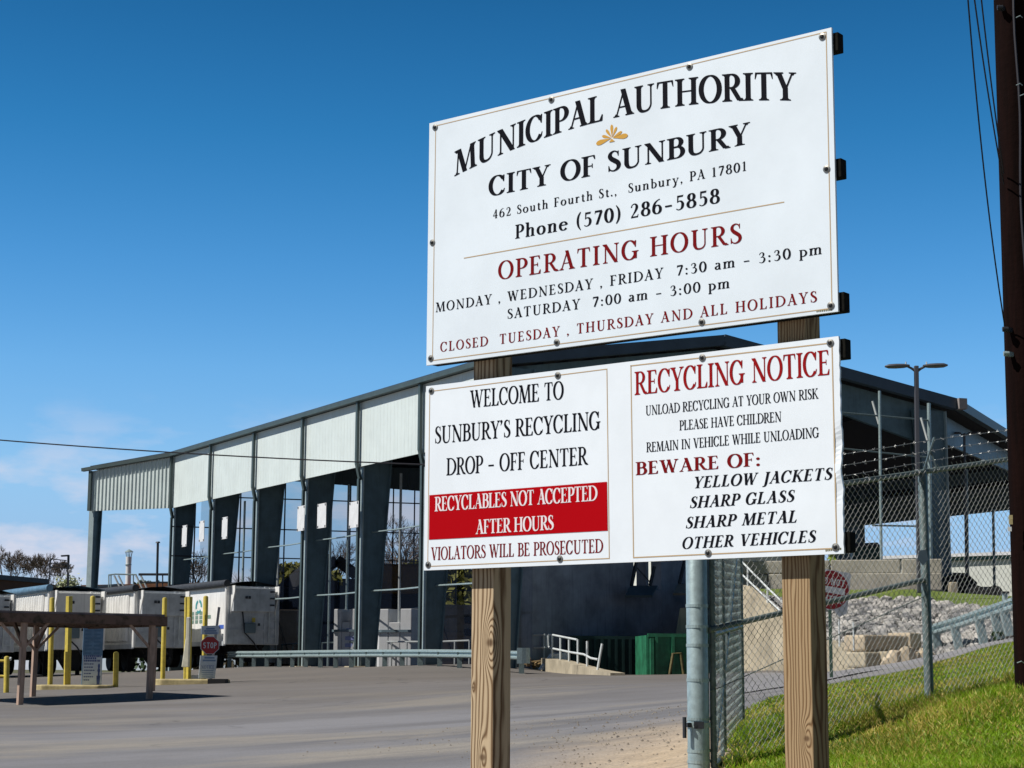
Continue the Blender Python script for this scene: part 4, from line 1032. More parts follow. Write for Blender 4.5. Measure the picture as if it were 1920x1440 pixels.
# far walls: only the upper part is clad
ZB0, ZG0 = 10.15, P(1620, 985, 105).z - EYE
kB = cB.lerp(cG, .0)
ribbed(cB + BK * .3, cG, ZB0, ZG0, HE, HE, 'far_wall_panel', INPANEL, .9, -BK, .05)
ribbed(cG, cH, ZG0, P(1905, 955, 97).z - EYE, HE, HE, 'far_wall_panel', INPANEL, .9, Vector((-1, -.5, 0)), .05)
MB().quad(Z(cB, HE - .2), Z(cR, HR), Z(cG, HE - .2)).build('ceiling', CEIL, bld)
mb = MB(); mb.beam(P(1640, 928, 103.5), P(1722, 921, 102), .1, .32); mb.build('girt', CEIL, bld)
mb = MB(); mb.beam(P(1783, 918, 99), P(1895, 904, 96), .1, .32); mb.build('girt', CEIL, bld)
# wall frame of the open far side: slim posts and girts against the sky
mb = MB(); nb = 9; WL = (cG - cB).length; WD = (cG - cB).normalized()
for i in range(1, 34):
    q = cB + WD * (WL * i / 34)
    if (q - cB).length < 26: mb.beam(Z(q, -.3), Z(q, ZB0 + (ZG0 - ZB0) * i / 34), .07, .06, (0, 1, 0))
for z in (1.5, 2.9, 4.3, 5.8, 7.3, 8.9): mb.beam(Z(cB, z), Z(cB + WD * 25.5, z), .05, .06)
mb.build('far_frame', DKSTEEL, bld)
# raised floor at the gable end, carried on a concrete wall
ZF = 3.75
wA, wB = cC + IN * 1.0 + BK * .9, cE + BK * .3
def wall(a, b, z0, z1, th, m, name, label=None, out=None):
    a, b = flat(a), flat(b); n = Vector(((b - a).y, -(b - a).x, 0)).normalized()
    MB().prism([Z(a, z0), Z(b, z0), Z(b, z1), Z(a, z1)], -n * th).build(name, m, bld, label)
wX = P(1188, 1100, 69.5); wX2 = P(1300, 1100, 72.0)
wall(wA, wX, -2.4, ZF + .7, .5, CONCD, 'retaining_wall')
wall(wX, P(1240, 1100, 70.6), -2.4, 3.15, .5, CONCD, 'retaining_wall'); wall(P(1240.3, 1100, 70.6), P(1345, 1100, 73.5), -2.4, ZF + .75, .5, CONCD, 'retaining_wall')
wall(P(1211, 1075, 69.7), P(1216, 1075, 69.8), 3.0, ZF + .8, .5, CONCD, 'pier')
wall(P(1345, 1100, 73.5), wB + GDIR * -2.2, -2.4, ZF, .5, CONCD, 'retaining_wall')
# footings
for k in range(1, 6):
    q = bay[k]; MB().box(Z(q + IN * .3 + LN * .3, -.15), (.75, .75, .7), LD).build('footing', CONC, bld, bevel=.03)
# ------------------------------------------------------------------ litter screen: poles and cables hung in front of the bays
scr = thing('litter_screen', Z(bay[3] + IN * 1.2, 0), 'tall screen of thin galvanised poles and cables standing just inside the open bays', 'screen')
for px, Y in ((451, 88), (517, 85.5), (615, 81), (648, 79.8), (747, 75.2), (825, 72)):
    a = P(px, 1230, Y); MB().tube([Vector((a.x, a.y, H(a.x, a.y) - .1)), Vector((a.x + .0, a.y, HB + EYE - .1))], .055, 8).build('pole', RAILW if px in (517, 747) else GALV, scr, smooth=True)
for z, r in ((5.6, .03), (3.22, .035)):
    mb = MB(); mb.tube([Z(bay[0].lerp(bay[6], t) + IN * .6, z - .03 * math.sin(t * 6 * math.pi) ** 2) for t in np.linspace(0, 1, 25)], r, 6); mb.build('cable', GALV, scr)
scr2 = thing('litter_screen', Z(cD + BK * -.6, ZF), 'thin galvanised screen poles with cables across the dark gable opening', 'screen')
for px, yt in ((1649, 733), (1741.5, 756)):
    Y = 68.5 if px < 1700 else 71
    a, b = P(px, yt, Y), P(px + 3.5, 1058, Y); MB().tube([b, a], .075 if px > 1700 else .055, 8).build('pole', GALV, scr2, smooth=True)
for px, a_, b_ in ((1812, 880, 1110), (1862, 955, 1120)):
    a, b = P(px, a_, 78), P(px + 3, b_, 78); MB().tube([b, a], .06, 8).build('pole', PIPE, scr2, smooth=True)
for (a, b) in (((1560, 772), (1742, 788)), ((1560, 839), (1742, 858)), ((1636, 985), (1742, 987))): MB().tube([P(*a, 68), P(*b, 71)], .035, 6).build('cable', PIPE, scr2)
def netting():
    m = bpy.data.materials.new('dark_netting'); m.use_nodes = True; n, l = m.node_tree.nodes, m.node_tree.links
    b = n['Principled BSDF']; b.inputs['Base Color'].default_value = (.012, .018, .034, 1); b.inputs['Roughness'].default_value = .9; b.inputs['Specular IOR Level'].default_value = 0
    tr = n.new('ShaderNodeBsdfTransparent'); mx = n.new('ShaderNodeMixShader'); mx.inputs[0].default_value = .30
    l.new(tr.outputs[0], mx.inputs[1]); l.new(b.outputs[0], mx.inputs[2]); l.new(mx.outputs[0], n['Material Output'].inputs[0])
    return m
NETM = netting()
for k in range(NB):
    a, b = bay[k] + IN * 1.55, bay[k + 1] + IN * 1.55
    MB().quad(Z(a, -.2), Z(b, -.2), Z(b, HB + .6), Z(a, HB + .6)).build('net', NETM, scr, 'fine dark netting stretched across a bay')
# white placards tied to the screen
for px, py, Y, w, h, tilt, where in ((345.5, 1005, 92.6, 13, 40, 2, 'leftmost white placard, on the first tapered column'), (378, 996, 90.5, 13, 39, -1.5, 'white placard against the sky between the first two columns'), (421, 990, 88.8, 14, 41, 1.5, 'white placard on the second tapered column'),
                               (564, 972, 81.5, 17, 47, 3, 'white placard against the sky left of the fourth column'), (603, 967, 80, 20, 46, -1, 'white placard on the fourth tapered column'), (663, 965, 76.8, 20, 49, 1, 'rightmost white placard, against the sky beside a pole')):
    _u = (px - 960) / FPX / FW.y; _b = bay[0] + LN * .3; _k = (_u * _b.y * .995 - _b.x) / (LD.x - _u * LD.y * .995)
    Y = (_b + LD * _k).y; c = P(px, py, Y); pl = thing('placard', c, where, 'placard', 'white placards hung in the bays')
    d = LD; wd, hd = w * Y / FPX / abs(d.x) * 1.0, h * Y / FPX
    up = Vector((0, 0, 1)) + d * math.radians(tilt) * .6; n_ = Vector((d.y, -d.x, 0))
    qs = [c + d * (wd / 2 * i) + up * (hd / 2 * j) for i, j in ((-1, -1), (1, -1), (1, 1), (-1, 1))]
    MB().prism(qs, -n_ * .02).build('sheet', WHITE, pl)
    for i, j in ((-1, -1), (1, -1), (1, 1), (-1, 1)):
        q = c + d * (wd / 2 * i * .82) + up * (hd / 2 * j * .88) + n_ * .006; MB().box(q, (.055, .02, .09), d).build('clip', DKSTEEL, pl)
# ------------------------------------------------------------------ things standing on the tipping floor inside the bays
def gz(px, Y):
    p = P(px, 1230, Y); return Vector((p.x, p.y, H(p.x, p.y)))
bank = []
# rear doors of parked containers
def rear(px0, px1, ytop, Y, m, label, name='roll_off_box', ribs=True, d=None):
    a = gz(px0, Y); zt = P(px0, ytop, Y).z; d = d or Vector((.95, .3, 0)).normalized(); w = (px1 - px0) * Y / FPX / d.x; n = Vector((d.y, -d.x, 0))
    c = a + d * w / 2 - n * 3.0; t = thing(name, (c.x, c.y, a.z), label, 'container', 'containers under the shed')
    MB().box((c.x, c.y, (zt + a.z + .25) / 2), (w, 6, zt - a.z - .25), d).build('body', m, t, bevel=.06)
    mb = MB(); f = a + n * .03
    for x in (.04, .96): mb.beam(f + d * w * x + Vector((0, 0, .25)), Vector((*(f + d * w * x).xy, zt)), .12, .08)
    for z in (.3, (zt - a.z) - .08, (zt - a.z) * .55): mb.beam(f + Vector((0, 0, z)), f + d * w + Vector((0, 0, z)), .06, .14)
    mb.build('frame', m, t)
    if ribs:
        mb = MB()
        for i in range(4): mb.box(f + d * w * .86 + n * .03 + Vector((0, 0, .55 + i * (zt - a.z - .9) / 3.6)), (w * .2, .05, .3), d)
        mb.build('hinge_plate', DKSTEEL, t)
        mb = MB().tube([f + d * w * .05 + Vector((0, 0, .8 * (zt - a.z))) + n * .06, f + d * w * .5 + n * .06 + Vector((0, 0, .3)), f + d * w * .62 + n * .06 + Vector((0, 0, .28))], .03, 6); mb.build('lever', DKSTEEL, t)
    return t
rear(517, 572, 1143, 88, TRAILT, 'tan container with dark hinge plates, beside the aluminium trailer front')
rear(820, 884, 1133, 79, TRAILT, 'grey tan container half hidden by the left sign post')
# white concrete push walls
for px0, px1, Y, lab in ((624, 672, 79.5, 'white push wall behind the leaning plastic frame'), (706, 772, 75.5, 'white push wall between the two widest columns')):
    a = gz(px0, Y); d = Vector((.88, -.47, 0)).normalized(); w = (px1 - px0) * Y / FPX / d.x; zt = P(px0, 1142, Y).z; n = Vector((d.y, -d.x, 0))
    t = thing('push_wall', a + d * w / 2, lab, 'wall', 'push walls under the shed')
    nbk = 3
    for i in range(nbk):
        c = a + d * w * (i + .5) / nbk - n * .4
        hh = zt - a.z - (.55 if (i == 1) else 0)
        MB().box((c.x, c.y, a.z + hh / 2), (w / nbk - .03, .8, hh), d).build('block', WHITE, t, bevel=.03)
    MB().box(tuple(a + d * w / 2 + n * .06 + Vector((0, 0, (zt - a.z) * .62))), (w, .1, .1), d).build('rail', INPANEL, t)
    if px0 == 624:
        mb = MB()
        for i, zz in enumerate((1.55, 1.2, .9, .55)):
            mb.box(a + d * w * (.72 if i else .64) + n * .03 + Vector((0, 0, zz)), (w * (.42 if i else .18), .02, .16), d)
        mb.build('blue_print', mat('pale_blue_print', (.28, .32, .62), .5), t)
# push walls with interior shade put into their dark colour, piles behind
mb = MB()
for px0, px1, Y, yt in ((470, 640, 97, 1098), (640, 830, 93, 1085)):
    a, b = gz(px0, Y), gz(px1, Y - 3); mb.prism([Vector((a.x, a.y, 0)), Vector((b.x, b.y, 0)), Vector((b.x, b.y, P(px1, yt, Y - 3).z)), Vector((a.x, a.y, P(px0, yt, Y).z))], Vector((0, .5, 0)))
solo(mb, 'push_wall', mat('shade_dark_wall', (.03, .042, .06), .8, var=.4, vscale=1), 'low back wall of the tipping floor, shade in its dark colour', 'wall')
def pile(pts, Y0, m, label, name='waste_pile'):
    mb = MB(); r = random.Random(3); top = [P(x, y, Y0) for x, y in pts]; base = [Vector((p.x, p.y, H(p.x, p.y) - .2)) for p in top]; nn = len(pts)
    for i, (t, b) in enumerate(zip(top, base)): mb.v += [tuple(b + Vector((0, -2.2, 0))), tuple(b.lerp(t, .6) + Vector((r.uniform(-.2, .2), -1.1, 0))), tuple(t), tuple(b + Vector((0, 2.5, 0)))]
    for i in range(nn - 1):
        for k in range(3): mb.f.append((i * 4 + k, i * 4 + 4 + k, i * 4 + 5 + k, i * 4 + 1 + k))
    solo(mb, name, m, label, 'pile')
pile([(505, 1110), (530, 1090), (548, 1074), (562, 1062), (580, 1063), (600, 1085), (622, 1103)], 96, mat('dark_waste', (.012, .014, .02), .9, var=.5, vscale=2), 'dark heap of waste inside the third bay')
# excavator working at the heap
ex = thing('excavator', gz(735, 91), 'dark excavator with raised folded boom and ochre body inside the shed', 'excavator')
E_ = lambda x, y, Y=91: P(x, y, Y)
mb = MB()
for a, b, w in (((700, 1090), (668, 1078), .9), ((668, 1078), (632, 1050), .55), ((632, 1050), (612, 1066), .5), ((612, 1066), (608, 1096), .45)): mb.beam(E_(*a), E_(*b), .5, w)
mb.build('boom', mat('machine_black', (.012, .011, .012), .6), ex)
mb = MB(); mb.box(E_(612, 1104), (1.2, .9, .8)); mb.build('bucket', DKSTEEL, ex)
MB().box(E_(752, 1088, 92), (3.4, 2.6, 1.5)).build('body', EXCY, ex, bevel=.12)
MB().box(E_(752, 1074, 92), (2.8, 2.4, .5)).build('engine_cover', mat('machine_black2', (.02, .02, .024), .5), ex, bevel=.1)
MB().box(E_(690, 1080, 92), (1.2, 1.3, 1.9)).build('cab', GLASSD, ex, bevel=.1)
MB().tube([E_(706, 1062, 92), E_(707, 1048, 92), E_(704, 1042, 92)], .09, 8).build('exhaust', DKSTEEL, ex)
for o in (-1, 1): MB().box(E_(735, 1120, 92) + Vector((0, o * 1.1, -.4)), (4, .6, 1.0)).build('track', BLACK, ex, bevel=.2)
# leaning plastic frames
lf = thing('leaning_ladder', gz(662, 76.5), 'short pale plastic ladder frame leaning behind the guardrail', 'ladder')
mb = MB(); a0, a1 = P(659, 1217, 76.5), P(677, 1182, 76.5); b0, b1 = P(668, 1217, 76.5), P(686, 1182, 76.5)
mb.beam(a0, a1, .09, .09); mb.beam(b0, b1, .09, .09)
for t in (.1, .35, .6, .85, 1): mb.beam(a0.lerp(a1, t), b0.lerp(b1, t), .07, .07)
mb.build('frame', RAILW, lf)
# pipe railings inside the bays
def railing(pts, h, label, m=RAILW, r=.035, posts=6, mid=True, name='railing', base_z=None):
    pts = [Vector(p) for p in pts]; t = thing(name, pts[0], label, 'railing', None)
    up = Vector((0, 0, h)); rs = resample(pts, posts)
    MB().tube([p + up for p in pts], r, 8).build('top_rail', m, t, smooth=True)
    if mid: MB().tube([p + up * .5 for p in pts], r * .9, 8).build('middle_rail', m, t, smooth=True)
    for p in rs: MB().tube([p, p + up], r, 8).build('post', m, t, smooth=True)
    return t
railing([gz(528, 85), gz(570, 82.5)], 1.05, 'low pipe railing in front of the tan container', PIPE, posts=3)
railing([gz(604, 82), gz(678, 78)], 1.05, 'low pipe railing in front of the left white push wall', PIPE, posts=4)
railing([gz(706, 76), gz(792, 73)], 1.05, 'low pipe railing in front of the right white push wall', RAILW, posts=4)
railing([gz(826, 72), gz(880, 70)], 1.05, 'low pipe railing beside the left sign post', RAILW, posts=3)
# guardrail along the yard
def wbeam(pts, m, par, h=.31):
    """corrugated beam swept along pts; returns nothing"""
    pts = [Vector(p) for p in pts]; prof = [(.0, -h / 2), (.07, -h * .36), (.075, -h * .2), (.01, -.03), (.01, .03), (.075, h * .2), (.07, h * .36), (.0, h / 2)]
    mb = MB(); n = len(prof)
    for i, p in enumerate(pts):
        d = (pts[min(i + 1, len(pts) - 1)] - pts[max(0, i - 1)]); d.z = 0; d.normalize(); o = Vector((d.y, -d.x, 0))
        for x, z in prof: mb.v.append(tuple(p + o * x + Vector((0, 0, z))))
        for x, z in reversed(prof): mb.v.append(tuple(p + o * (x - .012) + Vector((0, 0, z))))
    n2 = 2 * n
    for i in range(len(pts) - 1):
        for k in range(n2): mb.f.append((i * n2 + k, i * n2 + (k + 1) % n2, (i + 1) * n2 + (k + 1) % n2, (i + 1) * n2 + k))
    return mb.build('beam', m, par, smooth=True)
def front_Y(px, off):
    u = (px - 960) / FPX / FW.y * .995; q = bay[0] + LN * off; k = (u * q.y - q.x) / (LD.x - u * LD.y); return (q + LD * k).y
gpts = resample([P(px, py, front_Y(px, o)) for px, py, o in ((430, 1227, 1.3), (500, 1227, 1.3), (576, 1226, 1.4), (640, 1225.5, 1.4), (700, 1225, 1.4), (790, 1225, 1.4), (880, 1226, 1.4), (940, 1228, 1.4), (978, 1229, 1.5))], 60)
gr1 = thing('guardrail', on_ground(700, 1250, 72.5), 'long galvanised guardrail on short posts between the yard and the shed', 'guardrail')
wbeam(gpts, GALV, gr1, .29)
for p in resample(gpts, 19):
    z = H(p.x, p.y); MB().beam(Vector((p.x, p.y + .12, z - .1)), Vector((p.x, p.y + .12, p.z + .12)), .17, .17, (0, 1, 0)).build('post', PIPE, gr1)
e = gpts[-1]; MB().prism([e + Vector((-.15 + .42 * math.sin(k * math.pi / 8), -.05 - .0 * k + .25 * math.cos(k * math.pi / 8) - .25, -.26)) for k in range(9)] + [e + Vector((-.15, .1 - .5, -.26))], Vector((0, 0, .5))).build('end_terminal', GALV, gr1)
# white railing on the sloping kerb
kp = [P(1026, 1241, 65), P(1060, 1246, 62.5), P(1100, 1257, 59.5), P(1126, 1264, 57.5), P(1158, 1270, 55)]
mb = MB()
for a, b in zip(kp, kp[1:]):
    mb.beam(a - Vector((0, 0, .12)), b - Vector((0, 0, .12)), .45, .5)
solo(mb, 'kerb', CONC, 'sloping pale concrete kerb carrying the white pipe railing', 'kerb')
rl = thing('handrail', kp[0], 'white pipe handrail with a bent lower rail along the sloping kerb', 'railing')
Rp = lambda x, y, Y: P(x, y, Y)
MB().tube([Rp(1029, 1213, 65), Rp(1028, 1193, 65), Rp(1029, 1189.5, 65), Rp(1034, 1190, 64.6), Rp(1082, 1199.5, 61)], .035, 8).build('top_rail', RAILW, rl, smooth=True)
MB().tube([Rp(1029, 1213, 65), Rp(1032, 1215, 64.8), Rp(1070, 1223, 62), Rp(1095, 1227, 60), Rp(1108, 1234, 58.8), Rp(1121, 1236.5, 57.8)], .035, 8).build('lower_rail', RAILW, rl, smooth=True)
for x, y0, y1, Y, dx in ((1035.5, 1191, 1240, 64.5, 0), (1051, 1194, 1243, 63.4, 0), (1067, 1197, 1246, 62.2, 0), (1083.5, 1199, 1251, 61, 0), (1101, 1202, 1255, 59.5, 0), (1129, 1207, 1258, 57.6, -9)):
    MB().tube([Rp(x + dx, y1, Y), Rp(x, y0, Y)], .038, 8).build('post', RAILW, rl, smooth=True)
r2 = thing('handrail', P(1000, 1235, 66.5), 'short white pipe handrail at the foot of the shaded concrete wall', 'railing')
for z in (1190, 1214): MB().tube([P(973, z, 66.8), P(1022, z, 65.6)], .035, 8).build('rail', RAILW, r2, smooth=True)
for x, b in ((990, 1216), (1020, 1236), (1024.5, 1216)): MB().tube([P(x, b, 66.2), P(x, 1190, 66.2)], .035, 8).build('post', RAILW, r2, smooth=True)
# debris at the end of the rail
mb = MB(); r = random.Random(8)
for i in range(16):
    p = on_ground(988 + r.uniform(0, 18), 1240, 65 + r.uniform(0, 1.5)); mb.beam(p + Vector((0, 0, r.uniform(.05, .35))), p + Vector((r.uniform(-.5, .5), r.uniform(-.3, .3), r.uniform(.0, .4))), .12, .05)
solo(mb, 'scrap_heap', mat('scrap_tan', (.38, .26, .12), .8, var=.5, vscale=6), 'small heap of tan scrap boards at the end of the guardrail', 'debris')
mb = MB(); p = on_ground(1012, 1250, 64.5); mb.prism([p + Vector((0, 0, .02)), p + Vector((.9, .15, .02)), p + Vector((1.0, .25, .62)), p + Vector((.45, .15, .58))], Vector((-.06, .12, .03)))
solo(mb, 'broken_slab', WHITE, 'broken white slab tipped against the kerb beside the scrap heap', 'debris')
# loading chutes on the wall
for x0, x1, y0, y1, Y, lab, mm in ((1172, 1233, 1098, 1116, 69.2, 'dark sloping steel chute on the concrete wall', INPANEL), (1262, 1320, 1094, 1112, 70.5, 'steel chute behind the gate post, coloured pale for sun', CONCG)):  # second plate paler than the first: sun put into its colour
    t = thing('loading_chute', P((x0 + x1) / 2, y1, Y), lab, 'chute')
    a, b = P(x0 + 10, y0, Y - .3), P(x1, y0, Y); c, d = P(x1 - 10, y1, Y - 1.2), P(x0, y1, Y - 1.5)
    MB().prism([a, b, c, d], Vector((0, .12, -.08))).build('plate', mm, t)
    mb = MB(); mb.beam(P(x0 + 12, y0, Y - .4), P(x0 + 22, 1050, Y - .2), .1, .1); mb.beam(P(x1 - 14, y0, Y - .3), P(x1 - 6, 1062, Y - .2), .1, .1); mb.beam(P(x0 + 22, 1064, Y - .2), P(x1 - 14, y0 - 6, Y - .3), .05, .05)
    mb.build('bracket', DKSTEEL, t)
# containers down in the loading pit
def rolloff(px0, px1, yt, Y, m, lab, d, ln, ribs, hgt):
    a = P(px0, yt, Y); d = Vector(d).normalized(); w = ln; n = Vector((d.y, -d.x, 0)); zt = a.z; z0 = zt - hgt
    t = thing('roll_off_container', (a.x, a.y, z0), lab, 'container', 'roll off containers in the pit')
    b = flat(a); mb = MB(); th = .08
    c = b + d * w / 2
    for off, sz in ((0, (w, th)), (-2.3, (w, th))): mb.box(tuple(c + n * off + Vector((0, 0, (zt + z0) / 2))), (sz[0], sz[1], hgt), d)
    for s in (0, w): mb.box(tuple(b + d * s - n * 1.15 + Vector((0, 0, (zt + z0) / 2))), (.08, 2.3, hgt), d)
    mb.box(tuple(c - n * 1.15 + Vector((0, 0, z0 + .1))), (w, 2.3, .08), d)
    mb.build('body', m, t)
    MB().beam(b + n * .07 + Vector((0, 0, zt)), b + d * w + n * .07 + Vector((0, 0, zt)), .16, .12).build('top_rim', m, t)
    for i in range(ribs):
        q = b + d * (w * (i + .5) / ribs) + n * .09; MB().beam(Vector((*q.xy, z0)), Vector((*q.xy, zt - .06)), .14, .1, d).build('rib', m, t)
    return t, b, d, n, zt, z0
rolloff(1068, 1200, 1195, 66.5, GREEND, 'very dark green ribbed container, pit shade included in its colour', (.99, .12, 0), 2.6, 10, 2.3)
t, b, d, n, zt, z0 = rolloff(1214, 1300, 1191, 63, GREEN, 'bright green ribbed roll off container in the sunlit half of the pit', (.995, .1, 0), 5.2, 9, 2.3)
mb = MB(); q = b + d * .62 + n * .14
mb.tube([Vector((*(q + d * .0).xy, zt - 1.9)), Vector((*(q + d * .24).xy, zt - .62)), Vector((*(q + d * .50).xy, zt - .60)), Vector((*(q + d * .68).xy, zt - 1.9))], .055, 6)
mb.build('hook_frame', mat('worn_olive', (.16, .13, .05), .7, var=.5, vscale=6), t)
MB().beam(Vector((*(b + n * .16 + d * .12).xy, z0)), Vector((*(b + n * .16 + d * .12).xy, zt - .1)), .2, .12, d).build('corner_post', GREEN, t)
MB().box(tuple(b + d * 1.62 + n * .17 + Vector((0, 0, zt - .72))), (.12, .01, .12), d).build('sticker', mat('sticker_red', (.5, .12, .06), .5), t)
p0 = P(1268, 1196, 66); mb = MB(); mb.prism([P(1266, 1196, 66), P(1300, 1196, 66), P(1300, 1140, 66), P(1275, 1140, 66)], Vector((.6, 3, 0)))
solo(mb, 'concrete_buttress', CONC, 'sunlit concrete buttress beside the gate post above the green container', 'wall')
# ------------------------------------------------------------------ right side: riprap, block walls, sign, lamps, upper yard
def band(lo, hi, nu, nv):
    lo, hi = resample(lo, nu), resample(hi, nu)
    return [[tuple(a.lerp(b, j / (nv - 1))) for a in lo for b in ()] or [tuple(a.lerp(b, j / (nv - 1))) for a, b in zip(lo, hi)] for j in range(nv)]
lo = [P(1392, 1128, 61.5), P(1460, 1172, 57.5), P(1545, 1204, 51.6), P(1621, 1232, 50.2), P(1720, 1240, 50.5), P(1790, 1226, 48.5), P(1893, 1195, 46.5), P(2060, 1150, 45)]
hi = [P(1400, 1118, 60.5), P(1480, 1130, 59.5), P(1545, 1136, 58), P(1640, 1126, 58.5), P(1720, 1126, 58), P(1800, 1140, 56), P(1893, 1149, 53), P(2060, 1130, 53)]
top = [P(1400, 1104, 67), P(1480, 1104, 66.5), P(1545, 1107, 66), P(1640, 1105, 65.5), P(1720, 1105, 65), P(1800, 1112, 64), P(1893, 1118, 62), P(2060, 1110, 61)]
sheet('embankment', band([p - Vector((0, 0, .12)) for p in lo], [p - Vector((0, 0, .12)) for p in hi], 40, 10), mat('dark_soil', (.06, .055, .05), .95, var=.3, vscale=3), 'structure')
sheet('upper_lawn', band(hi, top, 40, 6), mat('lawn_green', (.15, .20, .025), .9, col2=(.10, .15, .02), vscale=1.2, bump=.4, bscale=18), 'structure')
back = [p + Vector((8, 40, .3)) for p in top]
sheet('upper_yard', band([p + Vector((0, .1, -.02)) for p in top], back, 12, 4), ASPH_D, 'structure')
def rocks():
    r = random.Random(21); mb = MB(); L, Hh = resample(lo, 200), resample(hi, 200)
    t = (1 + 5 ** .5) / 2
    ico = [Vector(v).normalized() for v in ((-1, t, 0), (1, t, 0), (-1, -t, 0), (1, -t, 0), (0, -1, t), (0, 1, t), (0, -1, -t), (0, 1, -t), (t, 0, -1), (t, 0, 1), (-t, 0, -1), (-t, 0, 1))]
    fc = [(0, 11, 5), (0, 5, 1), (0, 1, 7), (0, 7, 10), (0, 10, 11), (1, 5, 9), (5, 11, 4), (11, 10, 2), (10, 7, 6), (7, 1, 8), (3, 9, 4), (3, 4, 2), (3, 2, 6), (3, 6, 8), (3, 8, 9), (4, 9, 5), (2, 4, 11), (6, 2, 10), (8, 6, 7), (9, 8, 1)]
    for i in range(4600):
        u = r.randrange(200); v = r.random()
        p = L[u].lerp(Hh[u], v); s = r.choice([.07, .09, .11, .14, .18]) * r.uniform(.8, 1.25)
        q = Matrix.Rotation(r.uniform(0, 6.28), 3, 'Z') @ Matrix.Rotation(r.uniform(0, 6.28), 3, 'X'); sc = Vector((r.uniform(.8, 1.5), r.uniform(.7, 1.1), r.uniform(.5, .9)))
        b = len(mb.v)
        for w in ico:
            w2 = q @ Vector((w.x * sc.x, w.y * sc.y, w.z * sc.z)); mb.v.append(tuple(p + w2 * s * r.uniform(.8, 1.15) + Vector((0, 0, .05))))
        mb.f += [tuple(k + b for k in f) for f in fc]
    solo(mb, 'riprap', STONE, 'slope of broken grey riprap stones behind the chain link fence', 'stones', kind='stuff')
rocks()
# sloping concrete wing wall, big blocks, block wall on top
def wing(pts_top, y_bot, Ys, th, name, m, label, cat='wall'):
    tp = [P(x, y, Y) for (x, y), Y in zip(pts_top, Ys)]; bt = [Vector((p.x, p.y, H(p.x, p.y) - .3)) for p in tp]
    mb = MB(); n = len(tp)
    for a, b, c, d in zip(tp, tp[1:], bt, bt[1:]):
        dd = (b - a); dd.z = 0; dd.normalize(); nn = Vector((-dd.y, dd.x, 0)) * th
        mb.hexa([c, d, d + nn, c + nn], [a, b, b + nn, a + nn])
    solo(mb, name, m, label, cat)
wing([(1392, 1097), (1441, 1150), (1487, 1178), (1552, 1204), (1590, 1213), (1621, 1225)], 1260, [59, 56.5, 54, 51, 50, 49], .45, 'wing_wall', CONC, 'sunlit tan concrete wing wall stepping down along the drive')
def block(px0, px1, py0, py1, Y0, Y1, m, label):
    a, b = P(px0, py1, Y0), P(px1, py1 - 2, Y1); zt = P(px0, py0, Y0).z; d = (flat(b) - flat(a)); L = d.length; d.normalize(); n = Vector((d.y, -d.x, 0))
    c = flat(a) + d * L / 2 - n * .4
    solo(MB().box((c.x, c.y, (zt + a.z) / 2), (L - .03, .8, zt - a.z), d), 'concrete_block', m, label, 'block', 'big concrete blocks by the drive', bevel=.06)
block(1621, 1706, 1190, 1221, 49, 50, STONEW, 'upper long pale concrete block laid at the foot of the riprap')
block(1622, 1662, 1222, 1252, 48.8, 49.2, CONC, 'lower left tan concrete block standing on the drive')
block(1663, 1700, 1221, 1250, 48.9, 49.4, CONC, 'lower tan concrete block beside the tumbled stones')
block(1707, 1730, 1186, 1218, 50.2, 50.6, STONEW, 'short pale concrete block next to the fence post')
mb = MB(); r = random.Random(2)
for px, py, s in ((1679, 1238, .27), (1701, 1232, .30), (1718, 1236, .22), (1692, 1246, .18), (1735, 1231, .24), (1664, 1245, .2)):
    p = P(px, py, 48); mb = MB(); b = 0; n0 = 8
    for k in range(3):
        for j in range(n0): mb.v.append(tuple(p + Vector((math.cos(j * .785) * s * (1, 1.1, .5)[k] * r.uniform(.8, 1.2), math.sin(j * .785) * s * .8, (-.45, .05, .42)[k] * s * 2 * r.uniform(.8, 1.2)))))
    for k in range(2):
        for j in range(n0): mb.f.append((b + k * n0 + j, b + k * n0 + (j + 1) % n0, b + k * n0 + n0 + (j + 1) % n0, b + k * n0 + n0 + j))
    mb.f.append(tuple(b + 16 + j for j in range(8)))
    solo(mb, 'boulder', STONEW, 'pale boulder tumbled at the foot of the concrete blocks beside the drive', 'boulder', 'boulders beside the drive')
bw = thing('block_wall', P(1655, 1110, 66), 'long grey wall of large concrete blocks above the upper lawn', 'wall')
x0s = [1385, 1470, 1557, 1690, 1768]; 
for row, (yt, yb) in enumerate(((1052, 1076), (1077, 1108))):
    xs_ = x0s if row == 0 else [1385, 1440, 1553, 1768]
    for a, b in zip(xs_, xs_[1:]):
        A, B = P(a, yb, 67.5 - (a - 1385) * .004), P(b, yb, 67.5 - (b - 1385) * .004); d = (flat(B) - flat(A)); L = d.length; d.normalize(); n = Vector((d.y, -d.x, 0)); zt = P(a, yt, 67.5).z
        c = flat(A) + d * L / 2 - n * .5; MB().box((c.x, c.y, (zt + A.z) / 2), (L - .04, 1.0 if row else .96, zt - A.z), d).build('block', CONCG, bw, bevel=.04)
# pipe railing coming down along the wing wall
sr = thing('stair_railing', P(1400, 1110, 59), 'pale pipe railing running down the slope beside the wing wall', 'railing')
MB().tube([P(1388, 1050, 59.5), P(1440, 1103, 57.5), P(1482, 1143, 55.5)], .03, 8).build('top_rail', RAILW, sr, smooth=True)
MB().tube([P(1388, 1074, 59.5), P(1440, 1124, 57.5), P(1482, 1163, 55.5)], .03, 8).build('lower_rail', RAILW, sr, smooth=True)
for x, y0, y1, Y in ((1402, 1064, 1112, 59), (1439, 1102, 1150, 57.5), (1472, 1134, 1172, 56)): MB().tube([P(x, y1, Y), P(x, y0, Y)], .03, 8).build('post', RAILW, sr, smooth=True)
